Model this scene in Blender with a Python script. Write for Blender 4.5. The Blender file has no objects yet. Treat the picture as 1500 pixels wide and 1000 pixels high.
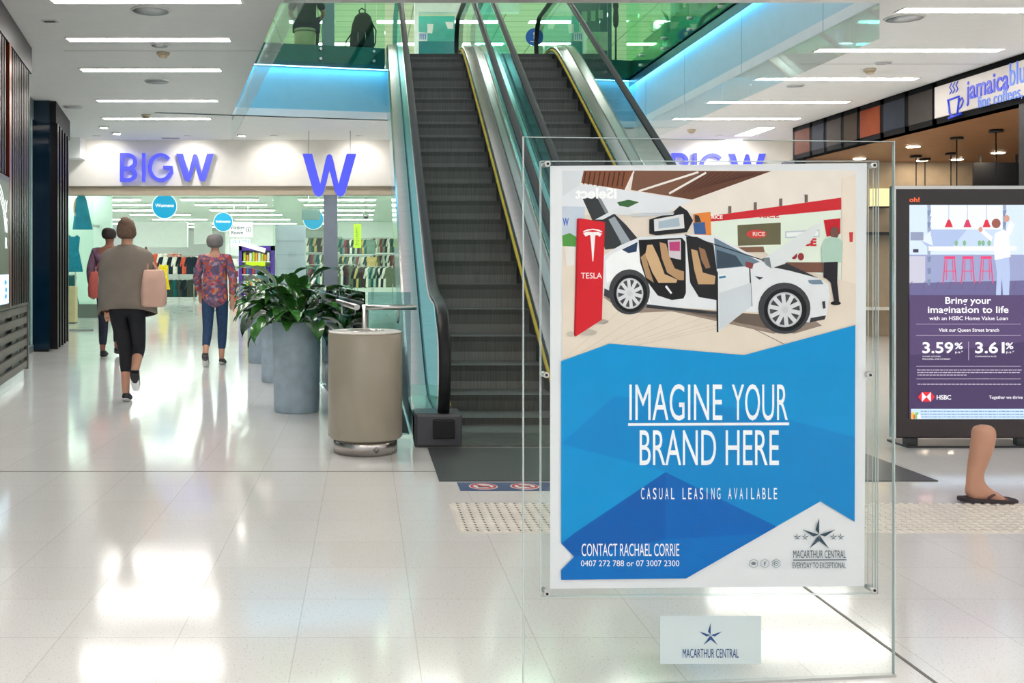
import bpy, bmesh, math, random
from mathutils import Vector, Matrix
random.seed(7)
C = bpy.context.scene
COL = C.collection
# ------------------------------------------------------------------ camera, world, exposure
F, HX, HY, CH = 1500.0, 535.0, 390.0, 1.25          # focal length and principal point in px of a 1500x1000 frame, eye height
cd = bpy.data.cameras.new('camera'); cam = bpy.data.objects.new('camera', cd); COL.objects.link(cam)
cam.location = (0, 0, CH); cam.rotation_euler = (math.pi/2, 0, 0)
cd.sensor_width = 36.0; cd.lens = 36.0*F/1500; cd.shift_x = (750-HX)/1500; cd.shift_y = -(500-HY)/1500
cd.clip_start = 0.05; cd.clip_end = 200
C.camera = cam
W = bpy.data.worlds.new('world'); C.world = W; W.use_nodes = True
W.node_tree.nodes['Background'].inputs[0].default_value = (0.93, 0.97, 1.0, 1)
W.node_tree.nodes['Background'].inputs[1].default_value = 0.6
C.view_settings.view_transform = 'Standard'; C.view_settings.look = 'None'
C.view_settings.gamma = 1.0; C.view_settings.use_curve_mapping = False
C.view_settings.exposure = 0.6
cy = C.cycles
cy.use_denoising = True; cy.max_bounces = 12; cy.diffuse_bounces = 8; cy.glossy_bounces = 4
cy.transmission_bounces = 6; cy.transparent_max_bounces = 24; cy.caustics_reflective = False; cy.caustics_refractive = False
cy.sample_clamp_indirect = 6.0
STRIP = 27.0            # radiance of the concourse ceiling strips

# ------------------------------------------------------------------ helpers
def lin(c):
    return tuple((x/255/12.92) if x/255 <= 0.04045 else ((x/255+0.055)/1.055)**2.4 for x in c)
def P(px, py, Y):
    return Vector(((px-HX)*Y/F, Y, CH-(py-HY)*Y/F))
def PZ(px, py, Z):
    return P(px, py, (CH-Z)*F/(py-HY))
def XP(px, Y): return (px-HX)*Y/F
def ZP(py, Y): return CH-(py-HY)*Y/F

_M = {}
def mat(name, c, rough=0.5, metal=0.0, spec=0.5, emit=0.0, ecol=None, var=0.06, scale=6.0, coat=0.0, stretch=None, bump=0.0):
    """procedural principled material: noise-varied base colour"""
    if name in _M: return _M[name]
    m = bpy.data.materials.new(name); m.use_nodes = True; nt = m.node_tree; b = nt.nodes['Principled BSDF']
    base = lin(c)
    tc = nt.nodes.new('ShaderNodeTexCoord'); nz = nt.nodes.new('ShaderNodeTexNoise'); nz.inputs['Scale'].default_value = scale
    nz.inputs['Detail'].default_value = 3
    src = tc.outputs['Object']
    if stretch:
        mp = nt.nodes.new('ShaderNodeMapping'); mp.inputs['Scale'].default_value = stretch
        nt.links.new(src, mp.inputs[0]); src = mp.outputs[0]
    nt.links.new(src, nz.inputs['Vector'])
    rp = nt.nodes.new('ShaderNodeValToRGB')
    rp.color_ramp.elements[0].position = 0.3; rp.color_ramp.elements[1].position = 0.7
    rp.color_ramp.elements[0].color = (*[max(0, x*(1-var)) for x in base], 1)
    rp.color_ramp.elements[1].color = (*[min(1, x*(1+var)) for x in base], 1)
    nt.links.new(nz.outputs['Fac'], rp.inputs[0]); nt.links.new(rp.outputs[0], b.inputs['Base Color'])
    b.inputs['Roughness'].default_value = rough; b.inputs['Metallic'].default_value = metal
    b.inputs['Specular IOR Level'].default_value = spec; b.inputs['Coat Weight'].default_value = coat
    if bump:
        bp = nt.nodes.new('ShaderNodeBump'); bp.inputs['Strength'].default_value = bump; bp.inputs['Distance'].default_value = 0.01
        nt.links.new(nz.outputs['Fac'], bp.inputs['Height']); nt.links.new(bp.outputs[0], b.inputs['Normal'])
    if emit:
        b.inputs['Emission Color'].default_value = (*(lin(ecol) if ecol else base), 1)
        b.inputs['Emission Strength'].default_value = emit
    _M[name] = m; return m

def glass(name, tint, refl=1.0, rough=0.0, ior=1.45, gtint=(1, 1, 1)):
    """thin pane: tinted transparency plus a Fresnel mirror"""
    if name in _M: return _M[name]
    m = bpy.data.materials.new(name); m.use_nodes = True; nt = m.node_tree
    for n in list(nt.nodes): nt.nodes.remove(n)
    out = nt.nodes.new('ShaderNodeOutputMaterial'); mx = nt.nodes.new('ShaderNodeMixShader')
    tr = nt.nodes.new('ShaderNodeBsdfTransparent'); gl = nt.nodes.new('ShaderNodeBsdfGlossy'); fr = nt.nodes.new('ShaderNodeFresnel')
    mul = nt.nodes.new('ShaderNodeMath'); mul.operation = 'MULTIPLY'; mul.inputs[1].default_value = refl
    tr.inputs[0].default_value = (*tint, 1); gl.inputs['Color'].default_value = (*gtint, 1); gl.inputs['Roughness'].default_value = rough
    fr.inputs[0].default_value = ior
    nt.links.new(fr.outputs[0], mul.inputs[0]); nt.links.new(mul.outputs[0], mx.inputs[0])
    nt.links.new(tr.outputs[0], mx.inputs[1]); nt.links.new(gl.outputs[0], mx.inputs[2]); nt.links.new(mx.outputs[0], out.inputs[0])
    _M[name] = m; return m

def emis(name, c, s=1.0):
    """lit surface (lamp diffuser, screen, lit letter)"""
    if name in _M: return _M[name]
    m = bpy.data.materials.new(name); m.use_nodes = True; nt = m.node_tree; b = nt.nodes['Principled BSDF']
    b.inputs['Base Color'].default_value = (*[x*0.3 for x in lin(c)], 1); b.inputs['Roughness'].default_value = 0.4
    b.inputs['Emission Color'].default_value = (*lin(c), 1); b.inputs['Emission Strength'].default_value = s
    _M[name] = m; return m

def wpos(o):
    v = Vector((0, 0, 0))
    while o is not None: v = v + o.location; o = o.parent
    return v

class MB:
    def __init__(s): s.v = []; s.f = []; s.m = []; s.s = []
    def add(s, verts, faces, mi=0, smooth=False):
        n = len(s.v); s.v += [Vector(v) for v in verts]
        for f in faces: s.f.append([i+n for i in f]); s.m.append(mi); s.s.append(smooth)
        return s
    def box(s, x0, y0, z0, x1, y1, z1, mi=0):
        v = [(x, y, z) for z in (z0, z1) for y in (y0, y1) for x in (x0, x1)]
        return s.add(v, [(0, 2, 3, 1), (4, 5, 7, 6), (0, 1, 5, 4), (2, 6, 7, 3), (0, 4, 6, 2), (1, 3, 7, 5)], mi)
    def hexa(s, lo, hi, mi=0):
        """prism between two same-length loops"""
        n = len(lo); v = list(lo)+list(hi)
        f = [tuple(range(n-1, -1, -1)), tuple(range(n, 2*n))]+[(i, (i+1) % n, n+(i+1) % n, n+i) for i in range(n)]
        return s.add(v, f, mi)
    def prism(s, poly, z0, z1, mi=0):
        return s.hexa([(x, y, z0) for x, y in poly], [(x, y, z1) for x, y in poly], mi)
    def obox(s, c, size, rz=0.0, mi=0, M=None):
        R = M if M is not None else Matrix.Rotation(rz, 3, 'Z'); c = Vector(c); sx, sy, sz = [a/2 for a in size]
        v = [c+R@Vector((x, y, z)) for z in (-sz, sz) for y in (-sy, sy) for x in (-sx, sx)]
        return s.add(v, [(0, 2, 3, 1), (4, 5, 7, 6), (0, 1, 5, 4), (2, 6, 7, 3), (0, 4, 6, 2), (1, 3, 7, 5)], mi)
    def tube(s, pts, r, n=8, mi=0, caps=True, flat=1.0, smooth=True):
        pts = [Vector(p) for p in pts]; k = len(pts); rs = r if isinstance(r, (list, tuple)) else [r]*k
        v = []; prev = None
        for i, p in enumerate(pts):
            t = (pts[min(i+1, k-1)]-pts[max(i-1, 0)]).normalized()
            if prev is None:
                a = Vector((0, 0, 1)) if abs(t.z) < 0.9 else Vector((1, 0, 0))
                u = t.cross(a).normalized()
            else:
                u = (prev-t*prev.dot(t)).normalized()
            prev = u; w = t.cross(u)
            for j in range(n):
                a = 2*math.pi*j/n; v.append(p+u*math.cos(a)*rs[i]+w*math.sin(a)*rs[i]*flat)
        f = [(i*n+j, i*n+(j+1) % n, (i+1)*n+(j+1) % n, (i+1)*n+j) for i in range(k-1) for j in range(n)]
        s.add(v, f, mi, smooth)
        if caps:
            b = len(s.v)-k*n
            s.f.append([b+j for j in range(n-1, -1, -1)]); s.m.append(mi); s.s.append(False)
            s.f.append([b+(k-1)*n+j for j in range(n)]); s.m.append(mi); s.s.append(False)
        return s
    def lathe(s, c, prof, n=32, mi=0, smooth=True, cap0=True, cap1=True):
        c = Vector(c); k = len(prof)
        v = [c+Vector((r*math.cos(2*math.pi*j/n), r*math.sin(2*math.pi*j/n), z)) for r, z in prof for j in range(n)]
        f = [(i*n+j, i*n+(j+1) % n, (i+1)*n+(j+1) % n, (i+1)*n+j) for i in range(k-1) for j in range(n)]
        s.add(v, f, mi, smooth); b = len(s.v)-k*n
        if cap0 and prof[0][0] > 1e-5: s.f.append([b+j for j in range(n-1, -1, -1)]); s.m.append(mi); s.s.append(False)
        if cap1 and prof[-1][0] > 1e-5: s.f.append([b+(k-1)*n+j for j in range(n)]); s.m.append(mi); s.s.append(False)
        return s
    def ell(s, c, r, n=14, k=8, mi=0):
        c = Vector(c); v = []; f = []
        for i in range(k+1):
            a = math.pi*i/k
            for j in range(n):
                b = 2*math.pi*j/n
                v.append(c+Vector((r[0]*math.sin(a)*math.cos(b), r[1]*math.sin(a)*math.sin(b), r[2]*math.cos(a))))
        for i in range(k):
            for j in range(n): f.append((i*n+j, (i+1)*n+j, (i+1)*n+(j+1) % n, i*n+(j+1) % n))
        return s.add(v, f, mi, True)
    def sweepx(s, X, path, prof, mi=0, closed=True, caps=True, smooth=False):
        """sweep a profile of (x offset, normal offset) along a path of (y, z) points lying in the plane x = X"""
        k = len(path); n = len(prof); v = []
        for i, (y, z) in enumerate(path):
            a = path[max(i-1, 0)]; b = path[min(i+1, k-1)]; L = math.hypot(b[0]-a[0], b[1]-a[1]) or 1
            ty, tz = (b[0]-a[0])/L, (b[1]-a[1])/L
            for (px, pn) in prof: v.append((X+px, y-tz*pn, z+ty*pn))
        r = range(n) if closed else range(n-1)
        f = [(i*n+j, i*n+(j+1) % n, (i+1)*n+(j+1) % n, (i+1)*n+j) for i in range(k-1) for j in r]
        if caps and closed: f += [tuple(range(n-1, -1, -1)), tuple((k-1)*n+j for j in range(n))]
        return s.add(v, f, mi, smooth)
    def build(s, name, mats, parent=None, bevel=0.0, seg=2, origin=None):
        if not isinstance(mats, (list, tuple)): mats = [mats]
        me = bpy.data.meshes.new(name)
        if parent is not None: off = wpos(parent)
        elif origin is not None: off = Vector(origin)
        else:
            xs = [v.x for v in s.v]; ys = [v.y for v in s.v]; zs = [v.z for v in s.v]
            off = Vector(((min(xs)+max(xs))/2, (min(ys)+max(ys))/2, min(zs)))
        me.from_pydata([v-off for v in s.v], [], s.f)
        for m in mats: me.materials.append(m)
        for p, mi, sm in zip(me.polygons, s.m, s.s): p.material_index = mi; p.use_smooth = sm
        bm = bmesh.new(); bm.from_mesh(me); bmesh.ops.remove_doubles(bm, verts=bm.verts, dist=1e-6)
        bmesh.ops.recalc_face_normals(bm, faces=bm.faces); bm.to_mesh(me); bm.free()
        o = bpy.data.objects.new(name, me); COL.objects.link(o)
        if parent is not None: o.parent = parent
        else: o.location = off
        if bevel:
            b = o.modifiers.new('bevel', 'BEVEL'); b.width = bevel; b.segments = seg; b.limit_method = 'ANGLE'; b.angle_limit = 0.7
        return o

def tag(o, label, cat, group=None, kind=None):
    o['label'] = label; o['category'] = cat
    if group: o['group'] = group
    if kind: o['kind'] = kind
    return o
def thing(name, label, cat, loc=(0, 0, 0), group=None):
    o = bpy.data.objects.new(name, None); COL.objects.link(o); o.location = loc; o.empty_display_size = 0.1
    return tag(o, label, cat, group)
def struct(mb, name, m, **k):
    o = mb.build(name, m, **k); o['kind'] = 'structure'; return o
def dup(root, loc, rz=0.0, label=None, group=None, scale=None):
    def cp(o, par):
        c = o.copy(); COL.objects.link(c)
        if par is not None: c.parent = par
        for ch in o.children: cp(ch, c)
        return c
    r = cp(root, None); r.location = loc; r.rotation_euler = (0, 0, rz)
    if label: r['label'] = label
    if group: r['group'] = group
    if scale: r.scale = scale
    return r

def text_mb(txt, size=1.0, sx=1.0, depth=0.0, bold=0.0, align='LEFT', spacing=1.0, shear=0.0):
    """lettering as (verts, faces) in the local xy plane, baseline at y = 0"""
    cu = bpy.data.curves.new('lettering', 'FONT'); cu.body = txt; cu.size = size; cu.align_x = align
    cu.offset = bold; cu.extrude = depth; cu.space_character = spacing; cu.shear = shear; cu.resolution_u = 4
    o = bpy.data.objects.new('lettering', cu); COL.objects.link(o)
    dg = bpy.context.evaluated_depsgraph_get(); dg.update()
    me = bpy.data.meshes.new_from_object(o.evaluated_get(dg))
    v = [Vector((q.co.x*sx, q.co.y, q.co.z)) for q in me.vertices]; f = [tuple(p.vertices) for p in me.polygons]
    bpy.data.objects.remove(o); bpy.data.curves.remove(cu); bpy.data.meshes.remove(me)
    return v, f
def fit_text(mb, txt, x0, x1, y0, h, to3, mi=0, bold=0.0, depth=0.0, mirror=False):
    """set lettering so its ink fills x0..x1 and cap height h above y0; to3(a, b, c) places it"""
    v, f = text_mb(txt, 1.0, 1.0, depth, bold)
    if not v: return
    a0 = min(q.x for q in v); a1 = max(q.x for q in v)
    vc, _ = text_mb('H', 1.0, 1.0, 0, bold); hh = max(q.y for q in vc)
    k = (x1-x0)/(a1-a0)
    pts = []
    for q in v:
        xx = (a1-q.x if mirror else q.x-a0)*k+x0
        pts.append(to3(xx, y0+q.y*h/hh, q.z))
    mb.add(pts, f, mi)
# ------------------------------------------------------------------ materials of the setting
ZC = 3.68                                   # concourse ceiling
YF = 19.7                                   # big store fascia
def left_x(Y): return -1.645-0.19*Y         # line of the left shopfronts
def void_x(Y): return 1.054-0.194*Y         # left edge of the void
def back_y(X): return 17.0+0.21*X           # far edge of the void
RX = 4.74                                   # right edge of the void
m_ceil = mat('ceiling_paint', (247, 246, 244), 0.7, var=0.015)
m_white = mat('white_paint', (246, 245, 242), 0.6, var=0.015)
m_cream = mat('cream_paint', (247, 241, 233), 0.6, var=0.02)
m_beige = mat('beige_trim', (196, 180, 158), 0.5, var=0.03)
m_strip = emis('strip_light', (255, 249, 243), STRIP)
m_steel = mat('brushed_steel', (196, 190, 186), 0.22, 1.0, var=0.08, scale=3, stretch=(1, 30, 30))
m_steel2 = mat('satin_steel', (205, 203, 200), 0.3, 1.0, var=0.05)
m_black = mat('black_metal', (22, 22, 25), 0.35, 0.2, var=0.1)
m_dark = mat('charcoal_paint', (42, 42, 45), 0.4, var=0.1)
m_rubber = mat('handrail_rubber', (24, 27, 28), 0.42, 0, 0.28, var=0.1)
m_bulk = mat('bulkhead_blue_lit', (146, 206, 224), 0.45, var=0.02)  # white panels with the blue cove glow put into the paint colour
m_cyanled = emis('cove_led', (120, 215, 255), 9.0)

def floor_material():
    m = bpy.data.materials.new('polished_terrazzo_tiles'); m.use_nodes = True; nt = m.node_tree; b = nt.nodes['Principled BSDF']
    L = nt.links.new; N = nt.nodes.new
    tc = N('ShaderNodeTexCoord')
    n1 = N('ShaderNodeTexNoise'); n1.inputs['Scale'].default_value = 130; n1.inputs['Detail'].default_value = 2; L(tc.outputs['Object'], n1.inputs['Vector'])
    r1 = N('ShaderNodeValToRGB'); e = r1.color_ramp.elements
    e[0].position = 0.27; e[0].color = (*lin((192, 188, 180)), 1); e[1].position = 0.40; e[1].color = (*lin((236, 235, 233)), 1)
    L(n1.outputs['Fac'], r1.inputs[0])
    br = N('ShaderNodeTexBrick'); br.offset = 0; br.inputs['Scale'].default_value = 1.0
    br.inputs['Color1'].default_value = (1, 1, 1, 1); br.inputs['Color2'].default_value = (0.965, 0.96, 0.955, 1); br.inputs['Mortar'].default_value = (0.80, 0.78, 0.75, 1)
    br.inputs['Mortar Size'].default_value = 0.0022; br.inputs['Mortar Smooth'].default_value = 0.3
    br.inputs['Brick Width'].default_value = 0.4; br.inputs['Row Height'].default_value = 0.4; br.inputs['Bias'].default_value = 0
    mp = N('ShaderNodeMapping'); mp.inputs['Location'].default_value = (-0.17+0.8*10, -0.25+0.8*10, 0); L(tc.outputs['Object'], mp.inputs[0]); L(mp.outputs[0], br.inputs['Vector'])
    mx = N('ShaderNodeMix'); mx.data_type = 'RGBA'; mx.blend_type = 'MULTIPLY'; mx.inputs['Factor'].default_value = 1
    L(r1.outputs[0], mx.inputs['A']); L(br.outputs['Color'], mx.inputs['B']); L(mx.outputs['Result'], b.inputs['Base Color'])
    n2 = N('ShaderNodeTexNoise'); n2.inputs['Scale'].default_value = 3.0; n2.inputs['Detail'].default_value = 4; L(tc.outputs['Object'], n2.inputs['Vector'])
    mr = N('ShaderNodeMapRange'); mr.inputs['To Min'].default_value = 0.06; mr.inputs['To Max'].default_value = 0.14
    L(n2.outputs['Fac'], mr.inputs['Value']); L(mr.outputs[0], b.inputs['Roughness'])
    b.inputs['Specular IOR Level'].default_value = 0.55
    bp = N('ShaderNodeBump'); bp.inputs['Strength'].default_value = 0.02; bp.inputs['Distance'].default_value = 0.02
    L(n2.outputs['Fac'], bp.inputs['Height']); L(bp.outputs[0], b.inputs['Normal'])
    return m
m_floor = floor_material()

# ------------------------------------------------------------------ floor
PIT = [(0.02, 7.62), (0.33, 7.62), (0.33, 15.9), (-1.15, 15.9)]   # opening of the stairwell beside the escalators
f = MB()
x0, x1, y0, y1 = -12.0, 14.0, -6.0, 62.0
f.add([(x0, y0, 0), (x1, y0, 0), (x1, 7.62, 0), (x0, 7.62, 0)], [(0, 1, 2, 3)])
f.add([(x0, 15.9, 0), (x1, 15.9, 0), (x1, y1, 0), (x0, y1, 0)], [(0, 1, 2, 3)])
f.add([(x0, 7.62, 0), (0.02, 7.62, 0), (-1.15, 15.9, 0), (x0, 15.9, 0)], [(0, 1, 2, 3)])
f.add([(0.33, 7.62, 0), (x1, 7.62, 0), (x1, 15.9, 0), (0.33, 15.9, 0)], [(0, 1, 2, 3)])
fl = MB(); fl.v = f.v; fl.f = f.f; fl.m = f.m; fl.s = f.s
struct(fl, 'floor', m_floor, origin=(0, 0, 0))
m_joint = mat('metal_joint', (92, 86, 80), 0.4, 0.3)
struct(MB().box(-4.0, 6.238, 0.0, 0.47, 6.246, 0.0015), 'trim_1', m_joint)
struct(MB().box(1.706, 0.5, 0.0, 1.718, 4.72, 0.0015), 'trim_2', m_joint)
# stairwell shaft
m_pit = mat('stairwell_lining', (66, 84, 92), 0.3, var=0.12)
w = MB()
for i in range(4):
    a, b = PIT[i], PIT[(i+1) % 4]
    w.add([(*a, -0.001), (*b, -0.001), (*b, -3.0), (*a, -3.0)], [(0, 1, 2, 3)])
w.add([(*p, -3.0) for p in PIT], [(0, 1, 2, 3)])
struct(w, 'trim_3', m_pit)

# ------------------------------------------------------------------ ceiling with the void cut out of it
YN = 9.45
c = MB()
def slab(poly, mi=0): c.hexa([(x, y, ZC) for x, y in poly], [(x, y, ZC+0.12) for x, y in poly], mi)
slab([(-9, -6), (14, -6), (14, YN), (void_x(YN), YN), (-9, YN)])
slab([(-9, YN), (void_x(YN), YN), (void_x(16.4), 16.4), (-9, 16.4)])
slab([(RX, YN), (14, YN), (14, 18.0), (RX, 18.0)])
slab([(-9, 16.4), (void_x(16.4), 16.4), (RX, 18.0), (14, 18.0), (14, YF+0.4), (-9, YF+0.4)])
c2 = MB(); c2.v, c2.f, c2.m, c2.s = c.v, c.f, c.m, c.s
struct(c2, 'ceiling', m_ceil, origin=(0, 0, ZC))
# ceiling control joints
struct(MB().box(-3.4, 11.55, ZC-0.002, -0.95, 11.562, ZC), 'trim_4', mat('joint_grey', (170, 168, 166), 0.6))
struct(MB().box(5.2, 12.3, ZC-0.002, 7.45, 12.312, ZC), 'trim_5', mat('joint_grey', (170, 168, 166), 0.6))

# ------------------------------------------------------------------ ceiling strip lights
m_rim = mat('light_rim', (246, 244, 240), 0.5, var=0.01)
def strip(xa, xb, Y, label, wd=0.16, rot=0.0, zc=None, group='long recessed strip lights in the concourse ceiling'):
    zc = ZC if zc is None else zc
    t = thing('strip_light', label, 'ceiling light', ((xa+xb)/2, Y, zc), group)
    L = (xb-xa)/2
    d = MB().box(t.location.x-L, Y-wd/2, zc-0.006, t.location.x+L, Y+wd/2, zc-0.002).build('diffuser', m_strip, t)
    r = MB()
    for (a, b, c_, d_) in ((-L-.02, -wd/2-.02, L+.02, -wd/2), (-L-.02, wd/2, L+.02, wd/2+.02), (-L-.02, -wd/2, -L, wd/2), (L, -wd/2, L+.02, wd/2)):
        r.box(t.location.x+a, Y+b, zc-0.01, t.location.x+c_, Y+d_, zc)
    r.build('rim', m_rim, t)
    t.rotation_euler.z = rot
    return t
yl = lambda py: (ZC-CH)*F/(HY-py)
for k, (px0, px1, py) in enumerate([(1333, 1600, 14), (1204, 1476, 73), (1112, 1346, 115), (1042, 1246, 149), (987, 1168, 173.5)]):
    Y = yl(py)
    strip(5.07, 7.13, Y, ['white strip light overhead nearest the cafe sign', 'second strip light back on the cafe side ceiling', 'third strip light back on the cafe side ceiling',
          'fourth strip light back on the cafe side ceiling', 'farthest strip light on the cafe side ceiling'][k])
for k, (px0, px1, py) in enumerate([(268, 352, 0.5), (100, 336, 57.5), (120, 323, 102), (88, 318, 147), (80, 308, 173.5)]):
    Y = yl(py); b = XP(px1, Y); a = max(XP(px0, Y), b-1.75) if k else b-1.72
    strip(a, b, Y, ['strip light cut by the top edge over the left concourse', 'second strip light back over the left concourse', 'third strip light back over the left concourse',
          'fourth strip light back over the left concourse', 'farthest strip light over the left concourse before the store fascia'][k])
# the same fittings carry on over the concourse behind the photographer
for Y in (7.3, 1.6, -1.2, -4.0):
    for xa in ((-2.1, 5.07) if Y > 0 else (-2.1, 1.2, 5.07)):
        strip(xa, xa+2.06, Y, 'long strip light in the ceiling over the near concourse')

# wall-washing downlights in front of the store fascia, each a lamp of its own
WN = ['leftmost', 'second', 'third', 'fourth', 'fifth', 'rightmost']
for k, X_ in enumerate((-5.0, -3.3, -1.7, -0.1, 4.6, 6.6)):
    t = thing('wall_washer', '%s round wall-washing downlight in the ceiling before the store fascia' % WN[k] if k in (0, 5) else '%s from left of the wall-washing downlights before the store fascia' % WN[k], 'downlight', (X_, YF-.62, ZC), 'wall-washing downlights before the store fascia')
    MB().lathe((X_, YF-.62, ZC-.012), [(.06, 0), (.075, .012)], 20).build('rim', m_rim, t)
    MB().lathe((X_, YF-.62, ZC-.006), [(.055, 0), (.055, .004)], 20).build('lens', emis('washer_lens', (255, 250, 242), 12.0), t)
    ld = bpy.data.lights.new('washer_lamp', 'SPOT'); ld.energy = 22; ld.spot_size = 2.2; ld.spot_blend = 0.8; ld.shadow_soft_size = 0.05; ld.color = (1, .97, .93)
    lo_ = bpy.data.objects.new('washer_lamp', ld); COL.objects.link(lo_); lo_.parent = t; lo_.location = (0, 0, -.04); lo_.rotation_euler = (math.radians(38), 0, 0)
# ------------------------------------------------------------------ void: bulkheads, slab edges, smoke baffles
m_baffle = glass('baffle_glass', (0.93, 0.97, 0.965), 0.45, 0.02)
ZS = 4.50                                   # slab edge underside
A = Vector((void_x(16.4), 16.4, 0)); B = Vector((RX, 18.0, 0))
bk = MB()
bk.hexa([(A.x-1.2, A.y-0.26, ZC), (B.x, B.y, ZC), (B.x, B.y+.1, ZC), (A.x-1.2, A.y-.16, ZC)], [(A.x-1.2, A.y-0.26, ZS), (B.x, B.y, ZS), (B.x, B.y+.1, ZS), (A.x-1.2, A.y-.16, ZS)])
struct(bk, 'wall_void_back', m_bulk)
struct(MB().box(RX, YN, ZC+0.12, RX+0.1, 18.05, ZS), 'wall_void_right', mat('bulkhead_pale_lit', (200, 224, 234), 0.45, var=0.02))  # same white panels, a paler blue glow put into the colour
j = MB()
for Y in (10.6, 12.9, 15.2, 17.3): j.box(RX-0.002, Y-.004, ZC, RX, Y+.004, ZS)
struct(j, 'trim_6', mat('panel_joint', (128, 168, 190), 0.6))
# void left side (towards the ceiling, seen in reflections and from other places)
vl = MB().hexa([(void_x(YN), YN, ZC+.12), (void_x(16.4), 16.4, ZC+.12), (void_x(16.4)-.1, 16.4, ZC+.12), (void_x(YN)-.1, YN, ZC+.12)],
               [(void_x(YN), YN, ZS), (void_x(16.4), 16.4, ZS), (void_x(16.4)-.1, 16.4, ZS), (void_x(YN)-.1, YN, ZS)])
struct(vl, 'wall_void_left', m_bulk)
# LED coves under the slab edges
u = (B-A).normalized(); nrm = Vector((u.y, -u.x, 0))
def cove(name, p, q, n, label):
    p = Vector(p); q = Vector(q)
    t = thing(name, label, 'cove light', (p+q)/2+Vector((0, 0, ZS)))
    a, b, c_, d = p+n*0.03, q+n*0.03, q+n*0.085, p+n*0.085
    z = ZS-0.012
    MB().add([(a.x, a.y, z), (b.x, b.y, z), (c_.x, c_.y, z), (d.x, d.y, z)], [(0, 1, 2, 3)]).build('led_strip', m_cyanled, t)
    MB().hexa([(v.x, v.y, ZS-0.008) for v in (a, b, c_, d)], [(v.x, v.y, ZS) for v in (a, b, c_, d)]).build('channel', m_steel2, t)
cove('cove_light', A-u*1.2, B, nrm, 'pale blue cove light glowing along the back bulkhead of the void')
cove('cove_light', (RX, YN+.05, 0), (RX, 17.9, 0), Vector((-1, 0, 0)), 'pale blue cove light glowing along the right bulkhead of the void')
cove('cove_light', (void_x(YN+.1), YN+.1, 0), (void_x(16.3), 16.3, 0), Vector((0.98, 0.19, 0)), 'pale blue cove light along the left edge of the void')
# slab edges with teal back-painted glass
m_tealp = mat('teal_back_painted_glass', (6, 104, 112), 0.12, 0, 0.6, var=0.12)
m_slab = mat('slab_grey', (206, 212, 208), 0.5)
ZU = 4.78                                   # upper floor
se = MB()
def edge(p, q, n, d=0.10):
    p, q = Vector(p), Vector(q)
    se.hexa([(p.x, p.y, ZS), (q.x, q.y, ZS), (q.x+n.x*d, q.y+n.y*d, ZS), (p.x+n.x*d, p.y+n.y*d, ZS)], [(p.x, p.y, ZU+.06), (q.x, q.y, ZU+.06), (q.x+n.x*d, q.y+n.y*d, ZU+.06), (p.x+n.x*d, p.y+n.y*d, ZU+.06)])
EL = 0.30                                   # the back edge stops at the escalators
def bpt(X): return A+u*((X-A.x)/u.x)
edge(A-u*1.2, bpt(EL), nrm); edge(bpt(3.6), B, nrm); edge((RX, YN, 0), (RX, 18.0, 0), Vector((-1, 0, 0)))
edge((void_x(YN), YN, 0), (void_x(16.4), 16.4, 0), Vector((0.98, 0.19, 0)))
struct(se, 'trim_7', m_tealp)
rl = MB().box(RX-.135, YN, ZS-.11, RX-.115, 17.9, ZS+.03).box(RX-.135, YN, ZS+.0, RX-.10, 17.9, ZS+.03)
struct(rl, 'trim_8', mat('edge_rail', (74, 116, 140), 0.3, 0.5))
# upper floor slab
us = MB()
def uslab(poly): us.hexa([(x, y, ZS+.02) for x, y in poly], [(x, y, ZU) for x, y in poly])
uslab([(-14, A.y-.2), (A.x, A.y+.01), (bpt(EL).x, bpt(EL).y+.01), (EL, 45), (-14, 45)])
uslab([(EL, 18.7), (3.6, 18.7), (3.6, 45), (EL, 45)])
uslab([(3.6, bpt(3.6).y+.01), (RX, 18.01), (RX, YN), (16, YN), (16, 45), (3.6, 45)])
uslab([(-14, YN-3), (void_x(YN)-.01, YN-3), (void_x(YN)-.01, YN), (void_x(16.4)-.01, 16.4), (-14, 16.2)])
us.v and struct(us, 'floor_upper', m_slab)

def baffle(pts, z0, z1, cuts, label):
    p, q = Vector((*pts[0], 0)), Vector((*pts[1], 0)); d = q-p
    t = thing('smoke_baffle', label, 'glass smoke baffle', ((p+q)/2)+Vector((0, 0, z1)))
    n = Vector((d.y, -d.x, 0)).normalized()*0.006
    for a, b in zip(cuts[:-1], cuts[1:]):
        s, e = p+d*a, p+d*b-d.normalized()*0.008
        lo = [s-n, e-n, e+n, s+n]
        MB().hexa([(v.x, v.y, z0) for v in lo], [(v.x, v.y, z1) for v in lo]).build('pane', m_baffle, t)
    return t
baffle([(RX, YN), (RX, 18.0)], 3.35, ZC, [0, (10.03-YN)/8.55, (12.6-YN)/8.55, (15.16-YN)/8.55, (17.73-YN)/8.55, 1], 'clear glass smoke baffle hanging from the ceiling edge on the cafe side')
baffle([(void_x(YN-1.5)+.03, YN-1.5), (void_x(17.0)+.03, 17.0)], 3.33, ZC, [0, .3, .64, 1], 'clear glass smoke baffle hanging along the left edge of the void')

# ------------------------------------------------------------------ walls
# left shopfront line (solid behind the cladding)
def lw(Y0, Y1, off0, off1, z0, z1, name, m):
    lo = [(left_x(Y0)+off0, Y0), (left_x(Y1)+off0, Y1), (left_x(Y1)+off1, Y1), (left_x(Y0)+off1, Y0)]
    return struct(MB().hexa([(x, y, z0) for x, y in lo], [(x, y, z1) for x, y in lo]), name, m)
lw(3.0, 21.5, -0.95, -0.85, 0, ZC, 'wall_left', mat('shop_wall', (150, 168, 172), 0.6))
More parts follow.
